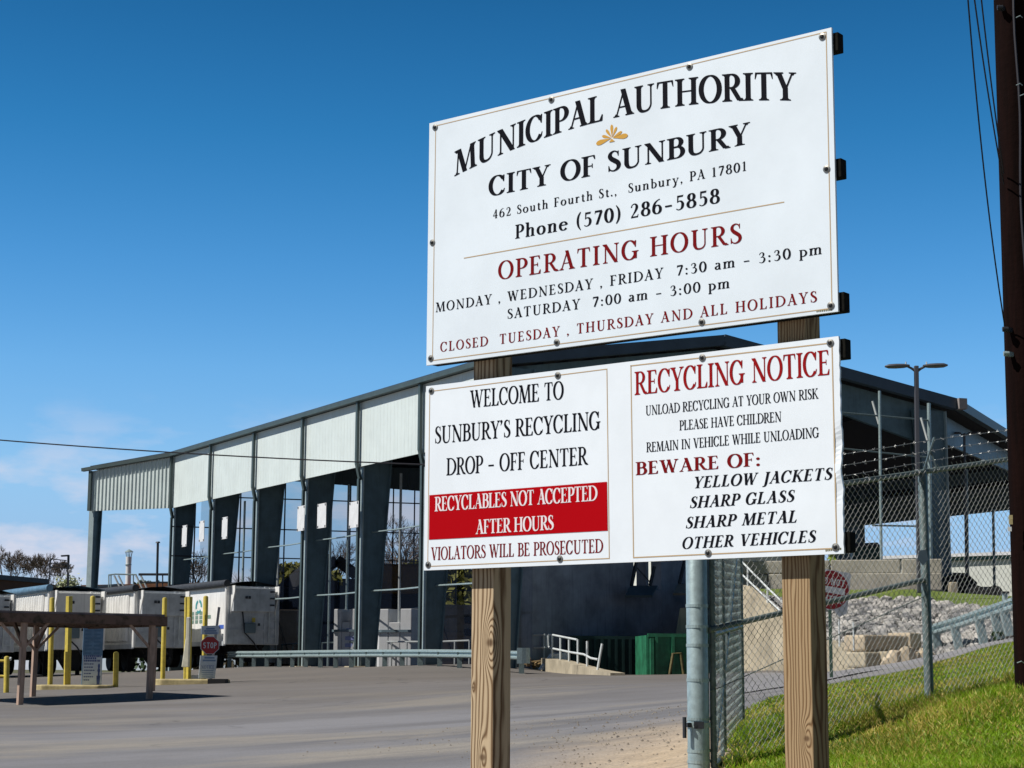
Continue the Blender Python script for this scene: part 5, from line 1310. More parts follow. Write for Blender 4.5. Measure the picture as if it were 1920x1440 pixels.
# slim white marker stakes
for i, (x, y0, y1, lab) in enumerate(((1573, 1161, 1212, 'thin white stake in front of the riprap, nearest the do not enter sign'), (1600, 1166, 1220, 'thin white stake in front of the riprap, beside the concrete block'))):
    a, b = P(x + 1, y1, 48.5), P(x, y0, 48.5); solo(MB().tube([a, b], .025, 6), 'marker_stake', RAILW, lab, 'stake', 'white stakes by the riprap')
# do not enter sign
dn = thing('do_not_enter_sign', on_ground(1550, 1262, 36), 'round red do not enter sign on a white square plate, behind the fence', 'sign')
cY = 36.0; dc = P(1558, 1106, cY); DD = Vector((.97, .24, 0)).normalized(); DN = Vector((DD.y, -DD.x, 0)); hw = 37 * cY / FPX
def dnp(x, z, o=0): return dc + DD * x + Vector((0, 0, z)) + DN * o - Vector((0, 0, 0)) + DD * 0
rot = math.radians(8)
def dr(x, z, o=0): return dnp(x * math.cos(rot) + z * math.sin(rot), -x * math.sin(rot) + z * math.cos(rot), o)
MB().prism([dr(x * hw, z * hw) for x, z in ((-1, -.94), (-.94, -1), (.94, -1), (1, -.94), (1, .94), (.94, 1), (-.94, 1), (-1, .94))], -DN * .004).build('plate', WHITE, dn)
MB().prism([dr(hw * .97 * math.cos(k * math.pi / 20), hw * .97 * math.sin(k * math.pi / 20), .004) for k in range(40)], -DN * .003).build('disc', STOPRED, dn)
mb = MB(); mb.quad(*[dr(x * hw, z * hw, .007) for x, z in ((-.76, -.16), (.76, -.16), (.76, .16), (-.76, .16))]); mb.build('bar', WHITE, dn)
def sans(text):
    """plain block capitals as stroke rectangles (cap height 1)"""
    w = .17; G = {}
    R = lambda x0, y0, x1, y1: [(x0, y0), (x1, y0), (x1, y1), (x0, y1)]
    D = lambda x0, y0, x1, y1: [(x0 - w / 2, y0), (x0 + w / 2, y0), (x1 + w / 2, y1), (x1 - w / 2, y1)]
    def O(x0=0, x1=.6, a0=0, a1=360, y0=0, y1=1):
        o = []; cx, cy = (x0 + x1) / 2, (y0 + y1) / 2; rx, ry = (x1 - x0) / 2, (y1 - y0) / 2; m = 20
        for i in range(m):
            a, b = [math.radians(a0 + (a1 - a0) * (i + k) / m) for k in (0, 1)]
            o.append([(cx + rx * math.cos(a), cy + ry * math.sin(a)), (cx + rx * math.cos(b), cy + ry * math.sin(b)), (cx + (rx - w) * math.cos(b), cy + (ry - w) * math.sin(b)), (cx + (rx - w) * math.cos(a), cy + (ry - w) * math.sin(a))])
        return o
    G['D'] = [R(0, 0, w, 1)] + O(-.5, .6, -90, 90); G['O'] = O(); G['N'] = [R(0, 0, w, 1), R(.45, 0, .62, 1), D(.52, 0, .1, 1)]
    G['T'] = [R(0, 1 - w, .6, 1), R(.3 - w / 2, 0, .3 + w / 2, 1 - w)]; G['E'] = [R(0, 0, w, 1)] + [R(w, y, .52, y + w) for y in (0, .42, 1 - w)]
    G['P'] = [R(0, 0, w, 1)] + O(-.4, .58, -90, 90, .42, 1); G['R'] = G['P'] + [D(.5, 0, .28, .45)]; G['S'] = O(0, .55, 30, 270, .44, 1) + O(0, .55, -150, 90, 0, .58); G[' '] = []
    G['C'] = O(0, .6, 45, 315); G['I'] = [R(0.1, 0, .1 + w, 1)]; G['U'] = [R(0, .3, w, 1), R(.43, .3, .6, 1)] + O(0, .6, 180, 360, 0, .6)
    out, x = [], 0
    for ch in text:
        out.append([[(px + x, py) for px, py in pl] for pl in G[ch]]); x += .74 if ch not in ' I' else .42
    return out, x - .14
def block_text(par, text, place, cx, cz, width, cap, m, lift, name='lettering'):
    pcs, w = sans(text); mb = MB(); k = width / w
    for i, pc in enumerate(pcs):
        for j, pl in enumerate(pc): mb.quad(*[place(cx - width / 2 + x * k, cz + (y - .5) * cap, lift + .0004 * (j % 3)) for x, y in pl])
    mb.build(name, m, par, 'lettering reading ' + text)
block_text(dn, 'DO NOT', dr, 0, hw * .42, hw * 1.42, hw * .34, WHITE, .008)
block_text(dn, 'ENTER', dr, 0, -hw * .46, hw * 1.24, hw * .34, WHITE, .008)
pq = on_ground(1551, 1262, 36); 
MB().beam(Vector((dc.x - .02, dc.y + .05, pq.z - .2)), Vector((dc.x - .02, dc.y + .05, dc.z + hw * .8)), .06, .04, (0, 1, 0)).build('post', mat('green_post', (.05, .10, .07), .6), dn)
MB().prism([dr(x * hw, z * hw, -.02) for x, z in ((.35, -1.02), (1.0, -.62), (1.0, -1.05), (.62, -1.28))], -DN * .003).build('tab', WHITE, dn)
# guardrail climbing along the riprap
gpts2 = resample([P(1742, 1183, 50.5), P(1760, 1178, 49.8), P(1800, 1166, 48), P(1850, 1149, 46), P(1893, 1134, 44.5), P(1990, 1100, 43)], 30)
gr2 = thing('guardrail', on_ground(1800, 1220, 48), 'short blue grey guardrail rising to the right in front of the riprap', 'guardrail')
wbeam(gpts2, GALV, gr2, .32)
for px, y0, y1, Y in ((1756, 1180, 1236, 50), (1793, 1170, 1226, 48.2), (1838, 1154, 1208, 46.4), (1868, 1146, 1198, 45.3), (1886, 1140, 1192, 44.7), (1930, 1122, 1180, 44)):
    MB().beam(P(px + 7, y1, Y + .15), P(px - 4, y0, Y + .15), .20, .16, (0, 1, 0)).build('post', GALV, gr2)
MB().prism([P(1744, 1172, 50.4), P(1752, 1180, 50.4), P(1758, 1205, 50.4), P(1751, 1206, 50.4), P(1743, 1192, 50.4)], Vector((0, .3, 0))).build('end_terminal', GALV, gr2)
# double headed street lamps
def lamp(px, y_top, y_base, Y, span, lab):
    a = P(px, y_base, Y); t = P(px, y_top, Y); L_ = thing('street_lamp', (a.x, a.y, a.z), lab, 'street lamp', 'double headed street lamps')
    s = span * Y / FPX / 2; r = s * .068
    MB().beam(Vector((a.x + .1, a.y, a.z)), t, r * 2, r * 2, (0, 1, 0)).build('pole', LAMPM, L_, bevel=.02)
    for sg in (-1, 1):
        ar = MB().tube([t + Vector((sg * r * .6, 0, -s * .16)), t + Vector((sg * s * .14, 0, -s * .09)), t + Vector((sg * s * .3, 0, -s * .02 * 0 - .01))], [r * .7, r * .6, r * .5], 8); ar.build('arm', LAMPM, L_, smooth=True)
        mb = MB(); tl = .035 * s
        prof = [(.22, .4, .5), (.4, .8, .9), (.65, 1, 1), (.88, .85, .9), (1.0, .3, .35)]
        rings = []
        for x, w, h in prof:
            c = t + Vector((sg * s * x, 0, (x - .3) * tl * (1 if sg > 0 else -1)))
            for k in range(10):
                q = 2 * math.pi * k / 10; rings.append(c + Vector((0, math.cos(q) * s * .19 * w, math.sin(q) * s * .075 * h)))
        mb.add(rings, [(i * 10 + k, i * 10 + (k + 1) % 10, (i + 1) * 10 + (k + 1) % 10, (i + 1) * 10 + k) for i in range(4) for k in range(10)] + [tuple(range(10)), tuple(40 + k for k in range(10))])
        mb.build('lamp_head', LAMPM, L_, smooth=True)
        MB().tube([t + Vector((sg * s * .33, 0, s * .03)), t + Vector((sg * s * .33, 0, s * .13))], s * .022, 6).build('sensor', RAILW, L_)
lamp(1718, 686, 1112, 60, 119, 'tall double headed street lamp standing in front of the shed roof')
lamp(1808, 812, 1112, 77, 62, 'smaller double headed street lamp under the shed eave at the right')
# far white building with a green roof edge
fb = thing('white_building', P(1750, 1100, 135), 'low white ribbed building with a green gutter seen through the shed', 'building')
def fbox(px0, px1, y0, y1, Y, m, nm, th=1.0):
    a, b = P(px0, y1, Y + 6), P(px1, y1, Y - 6); z0_, z = P(1700, y1, Y).z, P(1700, y0, Y).z; d = flat(b) - flat(a); L_ = d.length; d.normalize(); c = (flat(a) + flat(b)) / 2 - Vector((d.y, -d.x, 0)) * th / 2
    MB().box((c.x, c.y, (z + z0_) / 2), (L_, th, z - z0_), d).build(nm, m, fb)
fbox(1560, 2060, 1050, 1140, 135, mat('far_white_wall', (.66, .68, .62), .6, var=.1, vscale=.5), 'wall', 12)
fbox(1555, 2065, 1037, 1043, 134.4, WHITE, 'roof_edge', 13); fbox(1556, 2064, 1043.3, 1050, 134.6, mat('green_gutter', (.02, .11, .09), .5), 'gutter', 12.5)
mb = MB()
for x in range(1570, 2050, 9): a = P(x, 1140, 140.8 - 12 * (x - 1560) / 500); mb.beam(a, Vector((a.x, a.y, P(1700, 1051, 135).z)), .05, .04, (0, 1, 0))
mb.build('rib', mat('far_rib', (.5, .53, .5), .6), fb)
fbox(1175, 1290, 1048, 1140, 138, mat('far_pale_wall', (.72, .73, .66), .6), 'annex', 8)
# things parked on the upper yard
mb = MB(); A = P(1822, 1118, 72)
bx = thing('waste_hopper', A, 'black open topped hopper beside the right shed column', 'hopper')
mb.prism([P(1786, 1118, 72), P(1832, 1118, 72), P(1832, 1092, 72), P(1816, 1077, 72), P(1786, 1075, 72)], Vector((.2, 2, 0))); mb.build('body', BLACK, bx)
MB().beam(P(1786, 1076, 71.9), P(1817, 1077, 71.9), .1, .1).build('rim', DKSTEEL, bx)
ft = thing('flat_trailer', P(1850, 1112, 71), 'low black flat trailer parked in front of the white building', 'trailer')
MB().prism([P(1822, 1112, 71), P(1876, 1112, 71), P(1876, 1100, 71), P(1822, 1100, 71)], Vector((0, 2, 0))).build('bed', DKSTEEL, ft)
for x in (1832, 1866): MB().tube([P(x, 1112, 70.9), P(x, 1112, 71.2)], .3, 14).build('wheel', BLACK, ft)
kb = thing('kerb_block', P(1786, 1108, 70), 'small tan concrete block beside the foot of the right shed column', 'block'); MB().box(P(1787, 1104, 70), (.3, .4, .5)).build('body', CONC, kb, bevel=.03)
bs = thing('bollard', P(1884, 1130, 52), 'short grey bollard on the lawn next to the utility pole', 'bollard'); MB().tube([P(1884, 1140, 52), P(1884, 1112, 52)], .08, 10).build('tube', GALV, bs, smooth=True); MB().box(P(1884, 1111, 52), (.2, .2, .06)).build('cap', DKSTEEL, bs)
# green bin and dark vehicle against the left of the gable opening
vg = thing('dump_bin', P(1630, 1050, 72), 'dark green wheeled bin standing on the upper floor', 'bin')
MB().prism([P(1598, 1053, 72), P(1655, 1053, 72), P(1651, 1024, 72), P(1600, 1026, 72)], Vector((.2, 1.6, 0))).build('body', mat('bin_green', (.008, .045, .035), .5), vg)
MB().prism([P(1597, 1026, 71.9), P(1652, 1024, 71.9), P(1645, 1017, 71.9), P(1605, 1019, 71.9)], Vector((.2, 1.6, 0))).build('lid', DKSTEEL, vg)
# leafy weed at the guardrail foot
def leafball(c, r, n, m, name, lab, cat, seed=1, sz=.06, flatz=.8):
    rr = random.Random(seed); mb = MB()
    for i in range(n):
        d = Vector((rr.gauss(0, 1), rr.gauss(0, 1), rr.gauss(0, 1))).normalized() * r * rr.random() ** .4; p = Vector(c) + Vector((d.x, d.y, d.z * flatz))
        a = Vector((rr.gauss(0, 1), rr.gauss(0, 1), rr.gauss(0, 1))).normalized(); b = a.cross(Vector((rr.gauss(0, 1), rr.gauss(0, 1), rr.gauss(0, 1)))).normalized(); s = sz * rr.uniform(.6, 1.4)
        mb.quad(p - a * s, p + b * s * .5, p + a * s, p - b * s * .5)
    return mb, name, m, lab, cat
def bush(px, py, Y, rpx, n, m, lab, seed=1, sz=.08, flatz=.8):
    c = P(px, py, Y); t = thing('bush', (c.x, c.y, c.z - rpx * Y / FPX), lab, 'bush')
    mb, *_ = leafball(c, rpx * Y / FPX, n, m, '', '', '', seed, sz, flatz); mb.build('leaves', m, t)
    mb = MB(); rr = random.Random(seed)
    for i in range(6): mb.tube([c - Vector((0, 0, rpx * Y / FPX * 1.1)), c + Vector((rr.uniform(-.5, .5), rr.uniform(-.5, .5), rr.uniform(-.2, .4))) * rpx * Y / FPX], .012 * Y / 45, 4)
    mb.build('stems', TWIG, t)
bush(1873, 1190, 45.5, 13, 260, LEAFD, 'small leafy weed at the foot of the right guardrail', 4, .06)
# ------------------------------------------------------------------ left yard: trailers
TD = Vector((.866, .5, 0)); TL = Vector((-.5, .866, 0)); TN = Vector((.5, -.866, 0)); TS = -TD
def hvar(px, Y, dpx): return dpx * Y / FPX
def trailer(px, Y, ytop, ybot, lab, front_m, side_m, ribs, tarp, ln=11.0, extra=None):
    e = P(px, ytop, Y); zt, zb = e.z, P(px, ybot, Y).z; b = flat(e); W = 2.5
    g0 = H(*(b + TD * W / 2).xy)
    t = thing('transfer_trailer', Vector((*(b + TD * W / 2).xy, g0)), lab, 'trailer', 'transfer trailers parked in a row')
    hgt = zt - zb; c = b + TD * W / 2 + TL * ln / 2
    MB().box((c.x, c.y, (zt + zb) / 2), (W, ln, hgt), TD).build('body', side_m, t)
    f = b + TN * .02
    # front wall: framed aluminium sheet with rows of ribs
    mb = MB(); mb.prism([f + Vector((0, 0, zb + .02)), f + TD * W + Vector((0, 0, zb + .02)), f + TD * W + Vector((0, 0, zt - .02)), f + Vector((0, 0, zt - .02))], TN * .03)
    mb.build('front_panel', front_m, t)
    mb = MB(); f2 = f + TN * .05
    for k in (.25, .5, .75): mb.beam(f2 + TD * .06 + Vector((0, 0, zb + hgt * k)), f2 + TD * (W - .06) + Vector((0, 0, zb + hgt * k)), .04, .05)
    mb.beam(f2 + TD * W * .72 + Vector((0, 0, zb)), f2 + TD * W * .72 + Vector((0, 0, zt)), .04, .08, TD)
    mb.build('front_rib', front_m, t)
    MB().box(tuple(f2 + TD * W * .42 + TN * .1 + Vector((0, 0, zb + hgt * .28))), (.5, .22, .45), TD).build('control_box', INPANEL, t, bevel=.03)
    for k in (-1, 1): pass
    mb = MB(); q = f2 + TD * W * .86 + TN * .05
    for s in (-.16, .16): mb.beam(q + TD * s + Vector((0, 0, zb + .1)), q + TD * s + Vector((0, 0, zt - .05)), .04, .04, TD)
    for k in range(6): mb.beam(q - TD * .16 + Vector((0, 0, zb + .3 + k * .4)), q + TD * .16 + Vector((0, 0, zb + .3 + k * .4)), .03, .03)
    mb.build('ladder', RAILW, t)
    mb = MB().tube([f2 + TD * W * .28 + Vector((0, 0, zb + hgt * .62)), f2 + TD * W * .32 + TN * .12 + Vector((0, 0, zb + hgt * .2)), f2 + TD * W * .5 + TN * .1 + Vector((0, 0, zb + .1)), f2 + TD * W * .6 + TN * .1 + Vector((0, 0, zb - .3))], .035, 6); mb.build('hose', DKSTEEL, t)
    # bulkhead box across the upper front, gussets and small fittings
    bx = f2 + TD * W * .46 + TN * .16 + Vector((0, 0, zb + hgt * .76)); MB().box(tuple(bx), (W * .80, .34, hgt * .40), TD).build('bulkhead', front_m, t, bevel=.02)
    mb = MB()
    for s in (.05, .90):
        q = f2 + TD * W * s; mb.prism([q + Vector((0, 0, zt)), q + Vector((0, 0, zb + hgt * .5)), q + TN * .5 + Vector((0, 0, zt - .25)), q + TN * .5 + Vector((0, 0, zt))], TD * .05)
    mb.build('gusset', side_m, t)
    mb = MB()
    for k in range(3): mb.box(tuple(f2 + TD * W * .80 + TN * .36 + Vector((0, 0, zt - .25 - k * .3))), (.22, .03, .07), TD)
    for s, z in ((.3, .8), (.36, .8), (.55, .34)): mb.box(tuple(f2 + TD * W * s + TN * .36 + Vector((0, 0, zb + hgt * z))), (.10, .05, .12), TD)
    mb.build('fitting', DKSTEEL, t)
    MB().box(tuple(f2 + TD * W * .5 + TN * .03 + Vector((0, 0, zb + hgt * .42))), (.16, .01, .2), TD).build('sticker', YELLOW, t)
    q = b + TD * W * .5 + TL * .5
    MB().prism([q - TD * .8 + Vector((0, 0, zb - .02)), q + TD * .8 + Vector((0, 0, zb - .02)), q + TD * .25 + Vector((0, 0, g0 + .25)), q - TD * .25 + Vector((0, 0, g0 + .25))], TL * .5).build('coupling', BLACK, t)
    # long side facing the sun
    if ribs:
        mb = MB(); n = 26; s0 = b - TD * .02
        for i in range(n):
            a = s0 + TL * (.9 + (ln - 1) * i / n)
            mb.add([a + Vector((0, 0, zb + .25)), a + TL * .10 - TD * .09 + Vector((0, 0, zb + .32)), a + TL * .20 - TD * .09 + Vector((0, 0, zb + .32)), a + TL * .30 + Vector((0, 0, zb + .25)), a + Vector((0, 0, zt - .12)), a + TL * .10 - TD * .09 + Vector((0, 0, zt - .22)), a + TL * .20 - TD * .09 + Vector((0, 0, zt - .22)), a + TL * .30 + Vector((0, 0, zt - .12))], [(0, 1, 5, 4), (1, 2, 6, 5), (2, 3, 7, 6), (4, 5, 6, 7), (0, 3, 2, 1)])
        mb.build('side_ribs', side_m, t)
    MB().tube([b - TD * .03 + TN * -.02 + Vector((0, 0, zb)), b - TD * .03 + Vector((0, 0, zt))], .09, 10).build('corner_post', side_m, t, smooth=True)
    MB().beam(b - TD * .08 + Vector((0, 0, zb + .04)), b - TD * .08 + TL * ln + Vector((0, 0, zb + .04)), .10, .2).build('side_rail', ALU, t)
    if tarp:
        mb = MB(); q = b + TD * .05 + Vector((0, 0, zt + .10)); mb.tube([q - TD * .15 - TL * .2, q - TD * .12 + TL * ln * .5, q - TD * .15 + TL * ln], [.16, .18, .16], 10); mb.build('rolled_tarp', tarp, t, smooth=True)
        r = random.Random(px); mb = MB(); nn = 14
        for i in range(nn + 1):
            for j in range(5):
                p = b + TL * (ln * i / nn) + TD * (W * j / 4) + Vector((0, 0, zt + .05 + .16 * math.sin(j / 4 * math.pi) + r.uniform(-.03, .04))); mb.v.append(tuple(p))
        mb.f = [(i * 5 + j, i * 5 + j + 1, i * 5 + j + 6, i * 5 + j + 5) for i in range(nn) for j in range(4)]
        mb.build('tarp', tarp, t)
    # chassis, landing legs, wheels
    mb = MB(); cc = b + TD * W / 2
    for s in (-.5, .5): mb.beam(cc + TD * s + TL * .2 + Vector((0, 0, zb - .22)), cc + TD * s + TL * (ln - .2) + Vector((0, 0, zb - .22)), .15, .4)
    mb.build('chassis', BLACK, t)
    for s in (-.75, .75):
        mb = MB(); mb.beam(cc + TD * s + TL * 2.2 + Vector((0, 0, g0)), cc + TD * s + TL * 2.2 + Vector((0, 0, zb)), .16, .16, TD); mb.beam(cc + TD * s + TL * 2.2 + Vector((0, 0, g0 + .3)), cc + TD * s + TL * 3.2 + Vector((0, 0, zb - .2)), .08, .08)
        mb.build('landing_leg', BLACK, t)
    for k in (ln - 3.4, ln - 2.2, ln - 1.0):
        for s in (-1.0, 1.0):
            q = cc + TL * k + TD * s + Vector((0, 0, g0 + .5)); MB().tube([q - TD * .22, q - TD * .18, q + TD * .18, q + TD * .22], [.44, .5, .5, .44], 18).build('wheel', BLACK, t)
    return t, b, zb, zt, f2
trailer(-78, 79, 1113, 1222, 'ribbed white trailer at the left edge of the photo under a grey tarp', ALU, TRAILW, True, TARPD)
trailer(95, 80, 1107, 1218, 'ribbed white trailer with a blue tarp edge, left of the flat yellow post', TRAILW, TRAILW, True, TARP)
trailer(256, 81, 1107, 1214, 'white trailer with a grey front, between the tall yellow posts', ALU, TRAILW, True, TARPD)
t, b, zb, zt, f2 = trailer(427, 82, 1098, 1208, 'smooth white trailer with a worn aluminium front and ladder, nearest the guardrail', ALU, TRAILW, False, TARPD)
# emblem and lines of print on its side
sp = lambda s, z: b - TD * .012 + TL * s + Vector((0, 0, z))
zq = lambda py: P(400, py, 84).z
mb = MB()
for k in range(3):
    a0 = math.radians(90 + k * 120); c = (3.6, zq(1136)); r0, r1 = .33, .20
    pts = [(c[0] + r0 * math.cos(a0 + t) * 1.3, c[1] + r0 * math.sin(a0 + t)) for t in np.linspace(.15, 1.7, 6)] + [(c[0] + r1 * math.cos(a0 + t) * 1.3, c[1] + r1 * math.sin(a0 + t)) for t in np.linspace(1.7, .15, 6)]
    mb.quad(*[sp(x, z) for x, z in pts])
mb.build('emblem', mat('emblem_blue_green', (.05, .30, .32), .5), t)
mb = MB()
for row, (py, n) in enumerate(((1152, 3), (1160, 5), (1168, 4))):
    for i in range(n): mb.quad(*[sp(4.2 - i * .55 + dx, zq(py) + dz) for dx, dz in ((0, 0), (.36, 0), (.36, .16), (0, .16))])
mb.build('side_print', mat('print_green', (.16, .26, .22), .5), t)
MB().quad(*[b - TD * .02 + TL * x + Vector((0, 0, z)) for x, z in ((.2, zq(1180)), (.9, zq(1180)), (.9, zq(1173)), (.2, zq(1173)))]).build('number_plate', mat('plate_blue', (.05, .12, .5), .5), t)
# ------------------------------------------------------------------ bollards and posts
def bollard(px, ybase, ytop, Y, wpx, lab, square=False, name='bollard', grp='yellow bollards and posts of the drop off lane', lean=0):
    a = P(px, ybase, Y); tp = P(px + lean, ytop, Y); t = thing(name, a, lab, 'bollard', grp); r = wpx * Y / FPX / 2
    if square: MB().beam(a - Vector((0, 0, .15)), tp, r * 1.5, r * 1.5, (.8, -.6, 0)).build('shaft', YELLOW, t, bevel=.01)
    else: MB().tube([a - Vector((0, 0, .15)), tp - Vector((0, 0, .05)), tp - Vector((0, 0, .015)), tp], [r, r, r * .8, r * .2], 16).build('shaft', YELLOW, t, smooth=True)
    return t, a, tp, r
t, a, tp, r = bollard(12, 1297, 1230, 52, 10, 'short round yellow bollard with two pipes, at the left edge of the photo', lean=1)
mb = MB()
for py in (1239, 1268): mb.tube([P(-60, py - 2, 52), P(8, py, 52)], .035, 8)
mb.build('side_pipe', YELLOW, t, smooth=True); MB().tube([P(18, 1235, 52), P(21, 1235.5, 52)], .05, 8).build('pipe_stub', RAILW, t)
bollard(217, 1287, 1222, 55, 10, 'short round yellow bollard standing alone in front of the trailer wheels', lean=1)
bollard(94, 1284, 1120, 56, 9.5, 'tall round yellow post left of the flat yellow post', name='tall_post', lean=4)
t, a, tp, r = bollard(126, 1286, 1118, 55, 12, 'tall square yellow post with an added timber strip', True, name='tall_post', lean=4)
MB().beam(P(122.5, 1286, 54.8), P(124, 1222, 54.8), .10, .05, (.8, -.6, 0)).build('strip', YELLOW, t)
bollard(172, 1288, 1117, 57, 9.5, 'tall round yellow post behind the notice panel', name='tall_post', lean=2)
bollard(305, 1276, 1120, 58, 9, 'tall round yellow post at the right corner of the wooden canopy', name='tall_post', lean=4)
t, a, tp, r = bollard(353, 1276, 1119, 58, 10, 'tall square yellow post wrapped in a white pad', True, name='tall_post', lean=3)
bollard(347, 1275, 1119, 58.6, 6, 'slim yellow post directly behind the white wrapped post', name='tall_post', lean=2)
mb = MB(); pw = [P(x, y, 57.7) for x, y in ((340, 1251), (348, 1196), (349.5, 1157), (356, 1157), (355, 1196), (353, 1251))]
mb.prism(pw, Vector((.02, .14, 0))); mb.build('pad', mat('white_pad', (.78, .77, .66), .8, var=.15, vscale=4), t, bevel=.02)
t, a, tp, r = bollard(382, 1276, 1117, 58.3, 9.5, 'tall round yellow post behind the stop sign', name='tall_post', lean=4)
# notice panel with lines of print and four pictures
np_ = thing('notice_board', on_ground(169, 1287, 54.6), 'tall notice panel, its shade painted blue, printed with lines and small pictures', 'sign')
ND = Vector((.93, .36, 0)).normalized(); NN = Vector((ND.y, -ND.x, 0)); n0 = P(152.5, 1286, 54.6)
nw = 34 * 54.6 / FPX / ND.x; nz = lambda py: P(160, py, 54.6).z
MB().prism([Vector((n0.x, n0.y, nz(1286))), Vector((n0.x, n0.y, 0)) + ND * nw + Vector((0, 0, nz(1286))), Vector((n0.x, n0.y, 0)) + ND * nw + Vector((0, 0, nz(1168))), Vector((n0.x, n0.y, nz(1168)))], -NN * .05).build('sheet', SHADEB, np_)
nf = lambda x, z, o: Vector((n0.x, n0.y, z)) + ND * nw * x + NN * o
MB().quad(nf(.03, nz(1285), .004), nf(.98, nz(1285), .004), nf(.98, nz(1229), .004), nf(.03, nz(1229), .004)).build('lower_sheet', SHADEW, np_)
mb = MB(); r = random.Random(3)
for py, n, dk in [(1232, 9, 1), (1236, 6, 1), (1240.5, 8, 1), (1246, 5, 0), (1252, 4, 0), (1258, 5, 0), (1264, 4, 0), (1270, 5, 0), (1276, 3, 0)]:
    x = .08 if n > 5 else .1
    for i in range(n):
        w = r.uniform(.05, .1); mb.quad(*[nf(x + a * w, nz(py) + c * (.055 if dk else .035), .007) for a, c in ((0, 0), (1, 0), (1, 1), (0, 1))]); x += w + .025
mb.build('print', BLUET, np_)
for i, py in enumerate((1249, 1257, 1266, 1279)):
    mb = MB(); s = .5 + .1 * i; zc_ = nz(py); hh = (.10, .10, .13, .19)[i]
    if i in (0, 1): mb.quad(*[nf(.84 + .09 * math.cos(k * .628) * s * 1.3, zc_ + hh * .8 * math.sin(k * .628), .0075) for k in range(10)])
    elif i == 2: mb.quad(*[nf(.84 + x, zc_ + z * hh, .0075) for x, z in ((-.05, -1), (.05, -1), (.05, .5), (.02, 1), (-.02, 1), (-.05, .5))])
    else: mb.quad(*[nf(.83 + x, zc_ + z * hh, .0075) for x, z in ((-.06, -1), (.06, -1), (.10, 1), (-.10, 1))])
    mb.build('picture', BLUET, np_)
mb = MB()
for i in range(7):
    for j in range(2):
        w = r.uniform(.2, .36); mb.quad(*[nf(.08 + .46 * j + a * w, nz(1226 - i * 7.0) + c * .05, .006) for a, c in ((0, 0), (1, 0), (1, 1), (0, 1))])
mb.build('faint_print', mat('faint_blue', (.09, .19, .32), .5), np_)
# stop sign with boards
ss = thing('stop_sign', on_ground(392, 1276, 57), 'stop sign on a dark post with a pale board above and a notice board below', 'sign')
sY = 57.0; SDx = Vector((.9, .43, 0)).normalized(); SNn = Vector((SDx.y, -SDx.x, 0)); sc_ = P(393.5, 1210, sY); kx = 1 / SDx.x
def spx(px, py, o=0): 
    q = P(393.5, py, sY); return Vector((sc_.x, sc_.y, q.z)) + SDx * ((px - 393.5) * sY / FPX * kx) + SNn * o
MB().beam(spx(397, 1275, -.06), spx(408.5, 1138, -.06), .07, .07, (0, 1, 0)).build('post', LAMPM, ss)
MB().prism([spx(x, y) for x, y in ((378, 1190), (408.5, 1189), (408.5, 1172.5), (378, 1174))], -SNn * .02).build('upper_board', SHADEW, ss)
mb = MB()
for k, (x0, x1) in enumerate(((386, 401), (383, 404), (384, 406))): mb.quad(*[spx(x, y, .004) for x, y in ((x0, 1180.5 + k * 4), (x1, 1180 + k * 4), (x1, 1177.5 + k * 4), (x0, 1178 + k * 4))])
mb.build('print', mat('mid_blue', (.10, .18, .36), .5), ss)
MB().prism([spx(x, y) for x, y in ((376, 1272), (404, 1272), (407, 1229), (378, 1229))], -SNn * .02).build('lower_board', SHADEW, ss)
mb = MB()
for k, (x0, x1) in enumerate(((385, 402), (382, 404))): mb.quad(*[spx(x, y, .004) for x, y in ((x0, 1235 + k * 5), (x1, 1235 + k * 5), (x1, 1232 + k * 5), (x0, 1232 + k * 5))])
for k in range(4): mb.quad(*[spx(x, y, .004) for x, y in ((381, 1258 + k * 4), (401, 1258 + k * 4), (401, 1256.8 + k * 4), (381, 1256.8 + k * 4))])
mb.build('print', mat('mid_blue2', (.16, .26, .44), .5), ss)
def place_s(x, z, o): return Vector((sc_.x, sc_.y, sc_.z)) + SDx * x + SNn * o + Vector((0, 0, z))
lr = MB(); lettering(lr, lambda s, t, o: place_s(s, t, o), FONT_R, 'NOTICE', (380 - 393.5) * sY / FPX * kx, spx(393, 1254).z - sc_.z, (402 - 393.5) * sY / FPX * kx, spx(393, 1254).z - sc_.z, 6.5 * sY / FPX, .1, 0, None, .006); lr.build('lettering', mat('mid_blue3', (.12, .2, .42), .5), ss, 'lettering reading NOTICE')
so = 16.3 * sY / FPX / math.cos(math.pi / 8)
oc = lambda k, s, o: place_s(so * s * kx * .97 * math.cos(math.pi / 8 + k * math.pi / 4), so * s * math.sin(math.pi / 8 + k * math.pi / 4), o)
MB().prism([oc(k, 1, .012) for k in range(8)], -SNn * .004).build('octagon_edge', SHADEW, ss); MB().prism([oc(k, .94, .016) for k in range(8)], -SNn * .002).build('octagon', STOPRED, ss)
block_text(ss, 'STOP', place_s, 0, 0, 23.5 * sY / FPX * kx, 11 * sY / FPX, SHADEW, .02)
